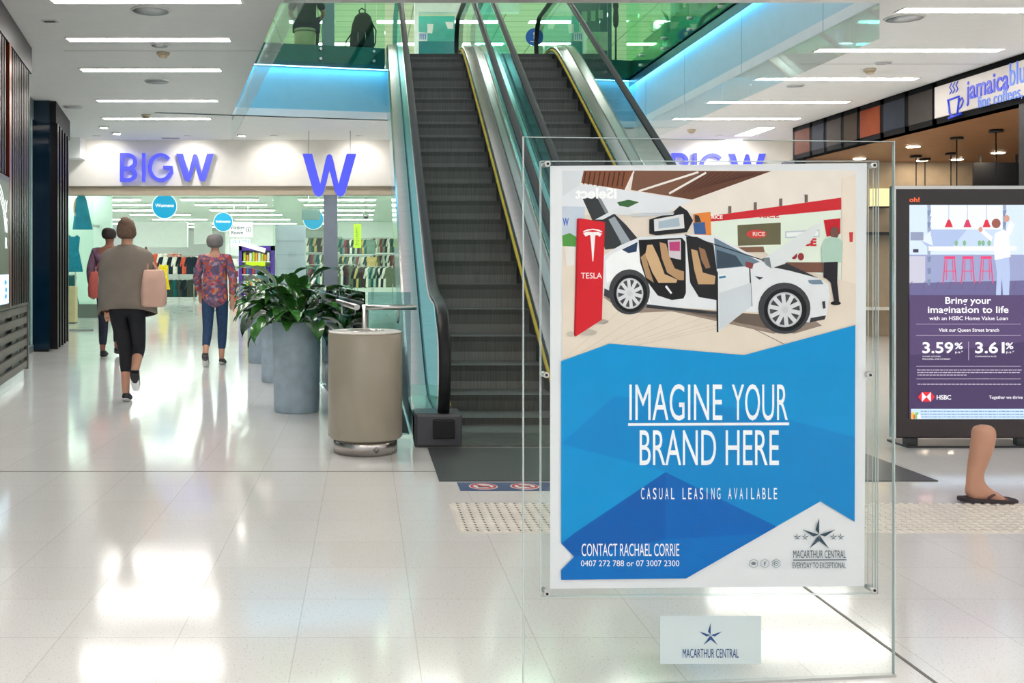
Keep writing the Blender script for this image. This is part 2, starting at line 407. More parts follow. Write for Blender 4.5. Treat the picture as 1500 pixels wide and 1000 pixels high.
# store fascia wall
XL, XR = -6.2, 8.4
fz = CH+(HY-273)*YF/F
struct(MB().box(XL-2, YF, fz, XR, YF+0.35, ZC), 'wall_back', m_cream)
struct(MB().box(XL-2, YF+0.02, fz-0.16, 0.6, YF+0.33, fz), 'trim_9', m_beige)
struct(MB().box(XL-2, YF-0.03, fz-0.006, XR, YF, fz+0.01), 'trim_10', mat('fascia_edge', (150, 140, 128), 0.4))
struct(MB().box(4.0, YF+.02, 0, XR, YF+0.3, fz), 'wall_back_right', m_white)
struct(MB().box(XL-2, YF+5.2, 0, XL+.03, YF+5.3, 3.2), 'wall_display', mat('display_wall', (214, 236, 222), 0.5, var=0.02))
struct(MB().box(XP(60, 19.3), 19.3, ZP(231, 19.3), XP(117, 19.3), YF, ZC-.002), 'trim_15', m_white)
# ------------------------------------------------------------------ escalators
m_step = mat('step_tread', (118, 116, 112), 0.45, 0.35, var=0.25, scale=4, stretch=(90, 2, 2))
m_riser = mat('step_riser', (116, 114, 110), 0.5, 0.3, var=0.3, scale=3, stretch=(90, 1, 1))
m_brush = mat('yellow_brush', (226, 188, 60), 0.6, var=0.15)
m_skirt = mat('skirt_panel', (46, 44, 42), 0.35, 0.6, var=0.1)
m_eglass = glass('balustrade_glass_cyan_reflect', (0.40, 0.84, 0.87), 0.55, 0.01, 1.45, (0.35, 0.88, 0.95))  # teal glass, cyan bulkhead reflection painted into its tint and mirror colour
m_comb = mat('comb_plate', (110, 108, 104), 0.35, 0.8, var=0.2, scale=20)
m_eglass2 = glass('balustrade_glass_clear', (0.72, 0.93, 0.92), 0.5, 0.01)
SLP = math.tan(math.radians(30)); YA, YB, KR = 8.17, 16.4, 0.35
def sp(x): return (x+math.sqrt(x*x+KR*KR))/2
def zl(Y, d=0.0): return SLP*(sp(Y-YA)-sp(Y-YB))+d
YS = [7.08, 7.3, 7.5, 7.7, 7.9, 8.1, 8.3, 8.5, 8.8, 9.2]+[9.6+0.4*i for i in range(16)]+[15.8, 16.0, 16.2, 16.4, 16.6, 16.8, 17.0, 17.4, 18.0, 18.6]
def deckz(Y): return max(zl(Y, 0.15), 0.22) if Y < 9 else zl(Y, 0.15)
def rail_path(inset=0.0):
    R = 0.42-inset; yc = 7.40; pts = []
    for i in range(0, 15):
        a = math.radians(-100+i*(-170/14.0)); pts.append((yc+R*math.cos(a), 0.55+R*math.sin(a)))   # from under, round the front, to the top
    pts = [(7.75, 0.16+inset)]+pts
    top = []
    for Y in YS:
        if Y > 7.45 and Y < 18.3: top.append((Y, zl(Y)+0.97-inset))
    pts += top
    zt = zl(18.3)+0.55
    for i in range(0, 13):
        a = math.radians(90-i*15); pts.append((18.3+R*math.cos(a), zt+R*math.sin(a)))
    pts.append((17.9, zt-R))
    return pts
def escalator(xl, xr, label, name='escalator', ol=.32, orr=.32):
    root = thing(name, label, 'escalator', ((xl+xr)/2, 7.0, 0))
    # steps
    yn = [7.62+0.4*i for i in range(24)]
    for i, y in enumerate(yn):
        z = zl(y)
        if i == 0 or z < 0.03: z = 0.009
        s = MB(); prof = [(y, z), (y+0.4, z), (y+0.4, z-0.30), (y+0.02, z-0.30), (y+0.035, z-0.14), (y+0.02, z-0.05)]
        s.add([(xl+.004, a, b) for a, b in prof]+[(xr-.004, a, b) for a, b in prof],
              [tuple(range(6)), tuple(range(11, 5, -1))])
        n = len(s.v)-12
        for k in range(6):
            s.f.append([n+k, n+(k+1) % 6, n+6+(k+1) % 6, n+6+k]); s.m.append(1 if k >= 3 else 0); s.s.append(False)
        # cleats on the tread edge
        o = s.build('step', [m_step, m_riser], root)
    MB().box(xl, 7.08, 0.0, xr, 7.62, 0.012).build('comb_plate', m_comb, root)
    MB().box(xl, 16.9, zl(18)-.02, xr, 18.9, zl(18)+.004).build('landing_plate', m_comb, root)
    for sgn, xs in ((-1, xl), (1, xr)):
        X = xs
        g = xs+sgn*0.16; out = xs+sgn*(ol if sgn < 0 else orr); rail = xs+sgn*0.117
        dk = [(Y, deckz(Y)) for Y in YS]
        # inner deck and outer deck as sheets of steel with a dark glazing seam between
        b = MB()
        b.sweepx(0, dk, [(xs, -0.05), (xs+sgn*.02, -0.02), (g-sgn*.012, 0.0), (g-sgn*.012, -0.03), (xs, -0.08)])
        b.build('inner_deck', m_steel, root)
        b = MB(); b.sweepx(0, dk, [(g+sgn*.012, 0.0), (out-sgn*.02, 0.0), (out, -0.02), (out, -0.05), (g+sgn*.012, -0.03)])
        b.build('outer_deck', m_steel, root)
        b = MB(); b.sweepx(0, dk, [(g-sgn*.012, -.004), (g+sgn*.012, -.004), (g+sgn*.012, -.03), (g-sgn*.012, -.03)]); b.build('glazing_seal', m_black, root)
        # skirt and brush
        b = MB(); b.sweepx(0, [(Y, max(zl(Y), 0.02)) for Y in YS if Y < 18.3], [(xs, 0.10), (xs+sgn*.01, 0.10), (xs+sgn*.01, -0.30), (xs, -0.30)])
        b.build('skirt', m_skirt, root)
        b = MB(); b.sweepx(0, [(Y, max(zl(Y), 0.02)) for Y in YS if 7.6 < Y < 17.6], [(xs-sgn*.022, 0.055), (xs-sgn*.016, 0.070), (xs, 0.080), (xs, 0.048)])
        b.build('brush', m_brush, root)
        # cladding of the truss
        b = MB(); lo = []; hi = []
        for Y in YS:
            hi.append((out, Y, deckz(Y)-.03)); lo.append((out, Y, max(0.0, zl(Y)-0.80)))
        n = len(lo)
        b.add(hi+lo+[(p[0]-sgn*.02, p[1], p[2]) for p in hi]+[(p[0]-sgn*.02, p[1], p[2]) for p in lo],
              [(i, i+1, n+i+1, n+i) for i in range(n-1)]+[(2*n+i, 2*n+i+1, 3*n+i+1, 3*n+i) for i in range(n-1)]+[(n+i, n+i+1, 3*n+i+1, 3*n+i) for i in range(n-1)])
        b.build('side_cladding', mat('cladding_cyan_reflect', (132, 192, 200), 0.12, 0, 0.6, var=0.03), root)  # reflected cyan of the bulkhead put into the cladding colour
        # newel base box
        x_a, x_b = sorted((xs-sgn*0.01, out))
        MB().box(x_a, 7.06, 0.0, x_b, 7.34, 0.235).build('newel_base', m_steel2 if False else mat('newel_grey', (84, 84, 88), 0.35, 0.6), root, bevel=0.02)
        MB().obox((rail, 7.05, 0.13), (0.15, 0.03, 0.13)).build('handrail_inlet', m_black, root, bevel=0.008)
        # glass balustrade
        rp = rail_path(0.03)
        gb = MB(); t = 0.006; up = []; dn = []
        for Y in [6.99, 7.02, 7.06, 7.12, 7.2, 7.3, 7.4]+[y for y in YS if 7.45 < y <= 18.3]+[18.4, 18.5, 18.58, 18.64, 18.68]:
            if Y < 7.4: zt = 0.55+math.sqrt(max(0, .41**2-(Y-7.4)**2)); zb = max(0.22, 0.55-math.sqrt(max(0, .41**2-(Y-7.4)**2)))
            elif Y > 18.3:
                zc_ = zl(18.3)+.55; h = math.sqrt(max(0, .40**2-(Y-18.3)**2)); zt = zc_+h; zb = max(zl(18.6, 0.12), zc_-h)
            else: zt = zl(Y)+0.955; zb = deckz(Y)-.02
            up.append((Y, zt)); dn.append((Y, zb))
        n = len(up)
        gb.add([(g-t, y, z) for y, z in up]+[(g-t, y, z) for y, z in dn], [(i, i+1, n+i+1, n+i) for i in range(n-1)])
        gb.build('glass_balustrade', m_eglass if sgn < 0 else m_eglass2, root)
        # handrail
        hb = MB(); pr = [(-.04, -.012), (-.04, .012), (-.03, .022), (0, .027), (.03, .022), (.04, .012), (.04, -.012), (.025, -.016), (-.025, -.016)]
        hb.sweepx(xs+sgn*0.117, rail_path(0.0), pr, smooth=True)
        hb.build('handrail', m_rubber, root)
    # truss soffit
    b = MB(); lo = [(Y, max(-0.02, zl(Y)-0.80)) for Y in YS if Y > 8.6]
    b.sweepx(0, lo, [(xl-ol+.02, 0.0), (xr+orr-.02, 0.0), (xr+orr-.02, -0.03), (xl-ol+.02, -0.03)])
    b.build('soffit', mat('truss_soffit', (206, 214, 218), 0.4, var=0.03), root)
    return root
escalator(0.66, 1.55, 'dark stepped escalator on the left, rising beside the round bin', orr=.255)
escalator(2.08, 3.01, 'second escalator on the right, rising behind the advertising stand', ol=.255)
# entrance landing plate on the floor
m_mat = mat('speckled_dark_grate', (74, 76, 78), 0.4, 0.2, var=0.45, scale=160)
tag(MB().box(0.43, 5.95, 0.0, 3.33, 7.03, 0.006).build('landing_mat', m_mat), 'dark speckled landing mat on the floor before both escalators', 'mat')
# safety strip
m_navy = mat('navy_vinyl', (58, 78, 120), 0.5)
m_red = mat('sign_red', (196, 60, 70), 0.5); m_wv = mat('white_vinyl', (236, 232, 232), 0.5)
st = thing('safety_sticker', 'navy floor sticker strip with round red prohibition signs before the escalator mat', 'floor sticker', (1.0, 5.5, 0))
MB().box(0.53, 5.70, 0.0, 1.55, 5.92, 0.002).build('backing', m_navy, st)
for k in range(4):
    cx = 0.67+0.235*k; cyy = 5.81
    r = MB().lathe((cx, cyy, 0.002), [(0.082, 0), (0.082, 0.001)], 24)
    sg = r.build('prohibition_sign', m_wv, st)
    ring = MB(); n = 24
    for i in range(n):
        a, b = 2*math.pi*i/n, 2*math.pi*(i+1)/n
        ring.add([(cx+q*math.cos(t), cyy+q*math.sin(t), 0.0036) for q, t in ((.076, a), (.076, b), (.058, b), (.058, a))], [(0, 1, 2, 3)])
    ring.add([(cx-.05, cyy+.036, .0037), (cx-.036, cyy+.05, .0037), (cx+.05, cyy-.036, .0037), (cx+.036, cyy-.05, .0037)], [(0, 1, 2, 3)])
    ring.build('ring', m_red, sg)
    pic = MB()
    if k == 0: pic.add([(cx-.03, cyy-.03, .0034), (cx+.03, cyy-.03, .0034), (cx+.04, cyy+.01, .0034), (cx-.02, cyy+.015, .0034), (cx-.035, cyy+.035, .0034)], [(0, 1, 2, 3, 4)])
    elif k == 1: pic.add([(cx-.04, cyy-.01, .0034), (cx+.035, cyy-.025, .0034), (cx+.03, cyy+.02, .0034), (cx-.03, cyy+.018, .0034)], [(0, 1, 2, 3)])
    else: pic.add([(cx-.012, cyy-.04, .0034), (cx+.012, cyy-.04, .0034), (cx+.02, cyy+.02, .0034), (cx, cyy+.04, .0034), (cx-.02, cyy+.02, .0034)], [(0, 1, 2, 3, 4)])
    pic.build('pictogram', m_black, sg)
# tactile studs: a strip of ribbed paving
m_tact = mat('tactile_base', (222, 214, 204), 0.45); m_stud = mat('tactile_stud', (230, 224, 214), 0.4); m_groove = mat('stud_grip', (92, 84, 76), 0.6)
tp = MB(); tp.box(0.44, 4.80, 0.0, 4.6, 5.38, 0.002)
tact = thing('tactile_paving', 'pale strip of raised tactile studs on the floor before the escalators', 'tactile paving', (2.5, 5.08, 0))
tp.build('base_strip', m_tact, tact)
sd = MB()
for i in range(int(4.14/0.05)):
    for jx in range(12):
        x = 0.465+i*0.05; y = 4.825+jx*0.05-0.0
        sd.lathe((x, y, 0.002), [(0.0165, 0), (0.012, 0.005)], 8, 0, smooth=False)
        sd.lathe((x+0.012, y+.02, 0.0021), [(0.0145, 0), (0.013, 0.0006)], 6, 1, smooth=False)
o = sd.build('studs', [m_stud, m_groove], tact); o['kind'] = 'stuff'
# ------------------------------------------------------------------ left shopfront cladding
m_slat = mat('dark_metal_slat', (26, 22, 26), 0.35, 0.15, var=0.12, stretch=(8, 8, .5))
m_slatb = mat('slat_backing', (8, 7, 9), 0.7)
m_copper = mat('copper_strip', (150, 78, 58), 0.3, 0.8)
m_lattice = mat('weathered_batten', (92, 87, 80), 0.5, var=0.15, stretch=(1, 1, 12))
m_bluegloss = mat('blue_black_gloss', (14, 44, 66), 0.08, 0, 0.7, var=0.1)
m_sglass = glass('shopfront_glass', (0.72, 0.86, 0.86), 1.0)
def LP(Y, off, z): return Vector((left_x(Y)+off, Y, z))
def lbox(mb, Y0, Y1, o0, o1, z0, z1, mi=0):
    mb.hexa([LP(Y0, o0, z0), LP(Y1, o0, z0), LP(Y1, o1, z0), LP(Y0, o1, z0)], [LP(Y0, o0, z1), LP(Y1, o0, z1), LP(Y1, o1, z1), LP(Y0, o1, z1)], mi)
# near block
b1 = thing('slatted_cladding', 'dark slatted shop cladding nearest on the left, above the batten panel', 'wall cladding', LP(10.0, 0, 0))
h = MB(); lbox(h, 6.5, 11.40, -0.12, 0.10, 3.39, ZC-.004); h.build('header', mat('header_plum', (44, 36, 41), 0.4, 0.1), b1)
h = MB(); lbox(h, 6.5, 11.40, -0.14, -0.02, 0.86, 3.39); h.build('backing', m_slatb, b1)
sl = MB(); y = 10.0
while y < 11.36: lbox(sl, y, y+0.055, -0.02, 0.085, 0.86, 3.39); y += 0.125
y = 7.0
while y < 9.7: lbox(sl, y, y+0.055, -0.02, 0.085, 2.12, 3.39); y += 0.125
sl.build('slats', m_slat, b1)
h = MB(); lbox(h, 9.82, 9.93, -0.02, 0.1, 0.86, 3.39); h.build('copper_edge', m_copper, b1)
h = MB()
for k in range(6): lbox(h, 6.5, 11.36, 0.03, 0.06, 0.14+k*0.122, 0.14+k*0.122+0.072)
lbox(h, 11.30, 11.36, 0.0, 0.07, 0.12, 0.86); lbox(h, 6.5, 11.36, 0.02, 0.07, 0.83, 0.86)
for k, yy in enumerate((8.1, 8.9, 9.7, 10.4, 11.0)):
    lbox(h, yy, yy+.3, 0.02, 0.03, 0.14, 0.83)
h.build('batten_panel', m_lattice, b1)
h = MB(); lbox(h, 6.5, 11.38, -0.12, -0.02, 0.0, 0.86); h.build('glass_backing', mat('plinth_glass', (170, 184, 184), 0.12, 0, 0.6, var=0.1), b1)
h = MB(); lbox(h, 6.5, 11.38, -0.02, 0.012, 0.0, 0.12); h.build('plinth', mat('plinth_pale', (206, 214, 214), 0.15, var=0.04), b1)
# lit screen set into the cladding
m_scrd = emis('screen_olive', (58, 66, 52), 1.0); m_scrw = emis('screen_white', (232, 240, 238), 1.1); m_scrb = emis('screen_pale_blue', (186, 220, 236), 1.1)
sc = thing('digital_screen', 'lit portrait screen with pale lettering set in the dark slats at the left edge', 'screen', LP(9.6, 0.1, 0.86))
h = MB(); lbox(h, 8.0, 9.80, -0.02, 0.10, 0.86, 2.10); h.build('casing', m_black, sc)
h = MB(); lbox(h, 8.1, 9.74, 0.10, 0.104, 1.18, 2.04); h.build('upper_picture', m_scrd, sc)
h = MB(); lbox(h, 8.1, 9.74, 0.10, 0.104, 0.90, 1.175); h.build('lower_picture', m_scrb, sc)
def on_left(off): return lambda a, b, c: LP(10.34-(-a), off, b) if False else LP(8.1+a, off, b)
h = MB()
for k in range(3):
    for i in range(10):
        a0 = math.radians(20+i*7); a1 = math.radians(27+i*7); r = 0.62-k*0.05
        p = [(0.95+q*math.cos(a), 1.40+q*math.sin(a)) for q, a in ((r, a0), (r, a1), (r-.022, a1), (r-.022, a0))]
        h.add([LP(8.1+a, 0.106, b) for a, b in p], [(0, 1, 2, 3)])
fit_text(h, 'Y', 1.42, 1.56, 1.76, 0.11, on_left(0.107), bold=.02)
fit_text(h, 'TS', 1.36, 1.56, 1.57, 0.13, on_left(0.107), bold=.02)
fit_text(h, 'R', 1.42, 1.54, 1.42, 0.10, on_left(0.107), bold=.02)
h.build('lettering', m_scrw, sc)
h = MB()
for k, (a, b) in enumerate(((1.45, 1.10), (1.48, 1.03), (1.46, 0.97))):
    h.add([LP(8.1+a+.06*math.cos(t*math.pi/6), 0.106, b+.022*math.sin(t*math.pi/6)) for t in range(12)], [tuple(range(12))])
h.build('blue_marks', emis('screen_blue', (40, 130, 200), 1.0), sc)
# shopfront glazing between the two blocks
g = MB(); lbox(g, 11.4, 15.0, -0.42, -0.40, 0.1, 3.4); struct(g, 'window_1', m_sglass)
g = MB(); lbox(g, 11.4, 15.0, -0.46, -0.36, 0.0, 0.1); lbox(g, 11.4, 15.0, -0.46, -0.36, 3.4, ZC-.002); struct(g, 'trim_11', mat('frame_grey', (150, 160, 162), 0.3, 0.5))
# far block
b2 = thing('slatted_cladding', 'tall dark slatted block farther along the left shopfront, with a blue black end face', 'wall cladding', LP(15.6, -.2, 0))
h = MB(); lbox(h, 15.0, 17.15, -0.38, -0.13, 0.03, ZC-.004); h.build('core', m_bluegloss, b2)
h = MB(); lbox(h, 15.05, 17.15, -0.13, -0.04, 3.36, ZC-.004); h.build('header', m_slatb, b2)
sl = MB(); y = 15.1
while y < 17.0: lbox(sl, y, y+0.10, -0.13, -0.02, 0.03, 3.36); y += 0.38
sl.build('slats', m_slat, b2)
h = MB(); lbox(h, 15.02, 17.12, -0.36, -0.15, 0.0, 0.03); h.build('plinth', m_slatb, b2)

# ------------------------------------------------------------------ the big store behind
m_sfloor = m_floor
m_sgl = glass('store_glass', (0.93, 0.985, 0.955), 0.8)
m_lamp_s = emis('store_light', (240, 255, 246), 11.0)
SZ = 3.2
m_sc = mat('store_ceiling', (206, 218, 206), 0.8, var=0.02); m_sw = mat('store_wall', (244, 248, 244), 0.7, var=0.02)
struct(MB().box(-16, YF+.36, SZ+.025, 8.4, 58, SZ+.1), 'ceiling_store', m_sc)
struct(MB().box(-16, 57, 0, 8.4, 57.1, SZ), 'wall_store_back', m_sw)
struct(MB().box(-16.1, YF+5, 0, -16, 57, SZ), 'wall_store_left', m_sw)
struct(MB().box(8.4, YF, 0, 8.5, 57, ZC), 'wall_store_right', m_sw)
struct(MB().box(-8.2, YF+5.15, 0, XL+.03, YF+5.2, 0.33), 'baseboard_display', mat('dark_skirting', (92, 96, 88), 0.5))
k = 0
for Y in (22.0, 24.5, 27.0, 29.5, 32.0, 35.0, 38.0, 42.0, 46.0, 50.0):
    for xa in (-11.0, -7.6, -4.2, -0.8, 2.6):
        k += 1
        t = thing('store_light', 'white light batten on the ceiling inside the big store', 'ceiling light', (xa, Y, SZ), 'light battens inside the big store')
        MB().box(xa-1.1, Y-.1, SZ-.05, xa+1.1, Y+.1, SZ-.03).build('diffuser', m_lamp_s, t)
        MB().box(xa-1.14, Y-.13, SZ-.03, xa+1.14, Y+.13, SZ).build('housing', m_rim, t)
# glazing of the store front
def pane(px0, px1, nm, Y=YF+.2, z1=None):
    struct(MB().box(XP(px0, Y), Y-.006, 0.03, XP(px1, Y), Y+.006, fz-.16), nm, m_sgl)
pane(84, 137, 'window_2'); pane(400, 476, 'window_3'); pane(494, 575, 'window_4')
pane(575, 660, 'window_5')
struct(MB().box(XP(84, YF+.2), YF+.17, 0, XP(137, YF+.2), YF+.23, 0.03), 'trim_12', m_steel2)
struct(MB().box(XP(400, YF+.2), YF+.17, 0, XP(660, YF+.2), YF+.23, 0.03), 'trim_13', m_steel2)
t = thing('store_column', 'grey clad column standing under the large hanging letter W', 'column', (XP(484, YF+.2), YF+.2, 0))
MB().box(XP(474, YF), YF+.03, 0, XP(494, YF), YF+.32, fz).build('shaft', mat('column_clad', (138, 146, 158), 0.25, 0.5, var=0.05), t)
MB().box(XP(473, YF), YF+.02, 0, XP(495, YF), YF+.33, 0.12).build('base', m_steel2, t)
# illuminated letters
m_ltr = emis('letter_violet', (84, 90, 236), 0.66); m_lts = mat('letter_side', (214, 214, 236), 0.4)
def w_outline(x0, x1, z0, z1, t=0.30):
    """bold W: outer and inner zigzag, rounded feet"""
    w = x1-x0; h = z1-z0
    def q(a, b): return (x0+a*w, z0+b*h)
    return [q(0, 1), q(.18, 1), q(.33, .30), q(.43, .86), q(.455, .96), q(.5, .99), q(.545, .96), q(.57, .86), q(.67, .30), q(.82, 1), q(1, 1), q(.80, .12), q(.76, .03), q(.70, 0), q(.64, .03), q(.60, .12), q(.5, .62), q(.40, .12), q(.36, .03), q(.30, 0), q(.24, .03), q(.20, .12)]
def letter_w(px0, px1, py0, py1, Y, root, dpt=0.12):
    pts = w_outline(XP(px0, Y), XP(px1, Y), ZP(py1, Y), ZP(py0, Y))
    n = len(pts)
    # halves split down the middle keep the polygon simple
    f = MB(); f.hexa([(x, Y, z) for x, z in pts], [(x, Y+.012, z) for x, z in pts]); o = f.build('letter', m_ltr, root)
    s = MB(); s.hexa([(x, Y+.0125, z) for x, z in pts], [(x, Y+dpt, z) for x, z in pts]); s.build('return', m_lts, o)
def letter_t(ch, px0, px1, py0, py1, Y, root, bold):
    f = MB(); fit_text(f, ch, XP(px0, Y), XP(px1, Y), ZP(py1, Y), ZP(py0, Y)-ZP(py1, Y), lambda a, b, c: Vector((a, Y+0.06-c, b)), depth=0.06, bold=bold)
    o = f.build('letter', m_ltr, root)
def stroke_letter(paths, root, Y, wd):
    f = MB()
    for pts in paths:
        for i in range(len(pts)-1):
            pass
    return f
def ribbon(mb, pts, wd, Y, d=0.07, closed=False):
    n = len(pts); L = []; R = []
    for i in range(n):
        a = pts[(i-1) % n] if (closed or i > 0) else pts[i]; b = pts[(i+1) % n] if (closed or i < n-1) else pts[i]
        dx, dz = b[0]-a[0], b[1]-a[1]; l = math.hypot(dx, dz) or 1
        nx, nz = -dz/l*wd/2, dx/l*wd/2
        L.append((pts[i][0]+nx, pts[i][1]+nz)); R.append((pts[i][0]-nx, pts[i][1]-nz))
    v = [(x, Y, z) for x, z in L]+[(x, Y, z) for x, z in R]+[(x, Y+d, z) for x, z in L]+[(x, Y+d, z) for x, z in R]
    fs = []
    for i in range(n if closed else n-1):
        j = (i+1) % n
        fs += [(i, j, n+j, n+i), (2*n+i, 2*n+j, 3*n+j, 3*n+i), (i, j, 2*n+j, 2*n+i), (n+i, n+j, 3*n+j, 3*n+i)]
    if not closed: fs += [(0, n, 3*n, 2*n), (n-1, 2*n-1, 4*n-1, 3*n-1)]
    mb.add(v, fs)
def bigw(px0, label, nm='store_sign'):
    Y = YF-.10; k = Y/F; z0 = ZP(266, Y); z1 = ZP(224, Y); hh = z1-z0; wd = 5.0*k
    X = lambda p: XP(px0+p, Y)
    root = thing(nm, label, 'sign', (X(68), Y+.05, z0), 'lit store name signs on the fascia')
    f = MB(); a = X(3); r1 = hh*.235; r2 = hh*.265
    ribbon(f, [(a, z0), (a, z1)], wd, Y)
    up = [(a, z1-wd/2), (X(12), z1-wd/2)]+[(X(12)+r1*1.05*math.cos(math.radians(t)), z1-wd/2-r1+r1*math.sin(math.radians(t))) for t in range(75, -91, -15)]+[(a, z1-wd/2-2*r1)]
    zm = z1-wd/2-2*r1
    rr = (zm-z0-wd/2)/2
    lo = [(a, zm), (X(12), zm)]+[(X(12)+rr*1.2*math.cos(math.radians(t)), zm-rr+rr*math.sin(math.radians(t))) for t in range(75, -91, -15)]+[(a, z0+wd/2)]
    ribbon(f, up, wd, Y+.001); ribbon(f, lo, wd, Y+.002); f.build('letter', m_ltr, root)
    f = MB(); ribbon(f, [(X(35), z0), (X(35), z1)], wd*.9, Y); f.build('letter', m_ltr, root)
    f = MB(); cx = X(60); cz = (z0+z1)/2; R = hh/2-wd/2; Rx = 16*k
    pts = [(cx+Rx*1.0*math.cos(math.radians(t)), cz+R*math.sin(math.radians(t))) for t in range(42, 331, 12)]
    pts += [(cx+Rx, cz-R*.45), (cx+Rx, cz+.0), (cx+Rx*.25, cz+.0)]
    ribbon(f, pts, wd, Y); f.build('letter', m_ltr, root)
    letter_w(px0+83, px0+138, 225, 266, Y, root, .09)
    return root
bigw(175, 'lit violet store name sign on the cream fascia above the entrance on the left')
bigw(984, 'lit violet store name sign on the far fascia, half hidden behind the advertising stand')
Yw = 18.3
wroot = thing('hanging_letter_sign', 'large lit violet letter W hung in front of the cream fascia', 'sign', (XP(482, Yw), Yw, ZP(288, Yw)))
letter_w(443, 522, 225, 288, Yw, wroot, .16)
tb = MB()
for px in (452, 513): tb.tube([(XP(px, Yw), Yw+.08, ZP(226, Yw)), (XP(px, Yw), Yw+.08, ZC)], 0.008, 6)
tb.build('hanger', m_steel2, wroot)

# hanging signs in the store
m_tealsign = emis('sign_teal', (14, 150, 190), 0.75); m_signw = emis('sign_white', (236, 244, 238), 0.75)
m_ink = mat('sign_ink', (40, 60, 80), 0.5)
def round_sign(px, py, r, Y, txt, label):
    c_ = P(px, py, Y); R = r*Y/F
    t = thing('round_hanging_sign', label, 'sign', (c_.x, Y, c_.z-R))
    v = MB(); n = 32
    lo = [(c_.x+R*math.cos(2*math.pi*i/n), Y, c_.z+R*math.sin(2*math.pi*i/n)) for i in range(n)]
    v.hexa(lo, [(x, Y+.03, z) for x, y_, z in lo]); v.build('disc', m_tealsign, t)
    rg = MB()
    for i in range(n):
        a, b = 2*math.pi*i/n, 2*math.pi*(i+1)/n
        rg.add([(c_.x+q*math.cos(s), Y-.003, c_.z+q*math.sin(s)) for q, s in ((R, a), (R, b), (R*1.06, b), (R*1.06, a))], [(0, 1, 2, 3)])
    rg.build('rim', m_signw, t)
    if txt:
        f = MB(); fit_text(f, txt, c_.x-R*.78, c_.x+R*.78, c_.z-R*.06, R*.28, lambda a, b, c: Vector((a, Y-.006, b)), bold=.02); f.build('lettering', m_signw, t)
    for s in (-.5, .5): MB().tube([(c_.x+s*R, Y+.015, c_.z+R*.85), (c_.x+s*R, Y+.015, SZ)], 0.004, 5).build('wire', m_steel2, t)
round_sign(241, 302, 17.5, 24.0, 'Womens', 'round teal hanging sign reading Womens inside the store')
round_sign(327, 325, 13.5, 30.0, 'Intimates', 'smaller round teal hanging sign reading Intimates deeper in the store')
round_sign(459, 321, 14.5, 27.0, '', 'round teal hanging sign half behind a grey screen')
def board(name, label, cat, px0, px1, py0, py1, Y, m, texts=(), d=0.03, wire=True, ink=None, zt=None):
    t = thing(name, label, cat, (XP((px0+px1)/2, Y), Y, ZP(py1, Y)))
    MB().box(XP(px0, Y), Y, ZP(py1, Y), XP(px1, Y), Y+d, ZP(py0, Y)).build('panel', m, t, bevel=0.006)
    if texts:
        f = MB()
        for (s, a, b, y0, hpx) in texts: fit_text(f, s, XP(a, Y), XP(b, Y), ZP(y0, Y), hpx*Y/F, lambda a_, b_, c_: Vector((a_, Y-.004, b_)), bold=.015)
        f.build('lettering', ink or m_ink, t)
    if wire:
        for px in (px0+(px1-px0)*.2, px0+(px1-px0)*.8): MB().tube([(XP(px, Y), Y+d/2, ZP(py0, Y)), (XP(px, Y), Y+d/2, zt or SZ)], 0.004, 5).build('wire', m_steel2, t)
    return t
t = board('hanging_sign', 'white hanging sign reading Fitting Room with a round arrow', 'sign', 336, 370, 325, 347, 32.0, m_signw, [('Fitting', 339, 358, 335.5, 5), ('Room', 339, 356, 343, 5)])
f = MB(); cc = P(364, 336, 31.995)
for i in range(20):
    a, b = 2*math.pi*i/20, 2*math.pi*(i+1)/20
    f.add([(cc.x+q*math.cos(s), cc.y, cc.z+q*math.sin(s)) for q, s in ((.085, a), (.085, b), (.068, b), (.068, a))], [(0, 1, 2, 3)])
f.add([(cc.x-.008, cc.y, cc.z+.05), (cc.x+.008, cc.y, cc.z+.05), (cc.x+.008, cc.y, cc.z-.02), (cc.x-.008, cc.y, cc.z-.02)], [(0, 1, 2, 3)])
f.add([(cc.x-.035, cc.y, cc.z-.01), (cc.x+.035, cc.y, cc.z-.01), (cc.x, cc.y, cc.z-.05)], [(0, 1, 2)])
f.build('arrow_mark', m_ink, t)
t = board('hanging_sign', 'small white hanging sign with 12.1 below the Fitting Room sign', 'sign', 338, 366, 350, 360, 33.0, m_signw, [('12.1', 341, 351, 356, 4), ('22.1', 355, 365, 356, 4)], ink=m_tealsign)
t = board('hanging_sign', 'tall lime green vertical sign hanging behind the store glass', 'sign', 518, 529, 328, 363, 30.0, emis('sign_lime', (176, 214, 20), 0.8), ())
f = MB()
for k_, ch in enumerate('CLEARANCE'):
    fit_text(f, ch, XP(521.5, 30), XP(525.5, 30), ZP(335+k_*3, 30), 2.2*30/F, lambda a, b, c: Vector((a, 29.995, b)))
f.build('lettering', m_ink, t)
t = board('hanging_screen', 'grey flat screen hanging in front of the round teal sign', 'screen', 442, 469, 306, 322, 25.0, mat('screen_off', (112, 136, 134), 0.2))
t = board('display_board', 'plain pale grey free-standing board behind the plants', 'board', 404, 447, 330, 473.3, 22.5, mat('board_grey', (204, 212, 226), 0.5, var=0.015), wire=False, d=0.25)
f = MB()
for q in range(1, 7): f.box(XP(404, 22.5)+.01, 22.494, q*.3, XP(447, 22.5)-.01, 22.4995, q*.3+.012)
f.build('groove', mat('board_groove', (180, 190, 206), 0.5), t)
t = thing('dome_camera', 'dark security dome hanging inside the store near the lime sign', 'camera', P(536, 318, 28.0))
c_ = P(536, 317, 28.0)
MB().ell(c_, (.07, .07, .07)).build('dome', m_black, t); MB().tube([c_+Vector((0, 0, .03)), (c_.x, c_.y, SZ)], .015, 6).build('stem', m_steel2, t)
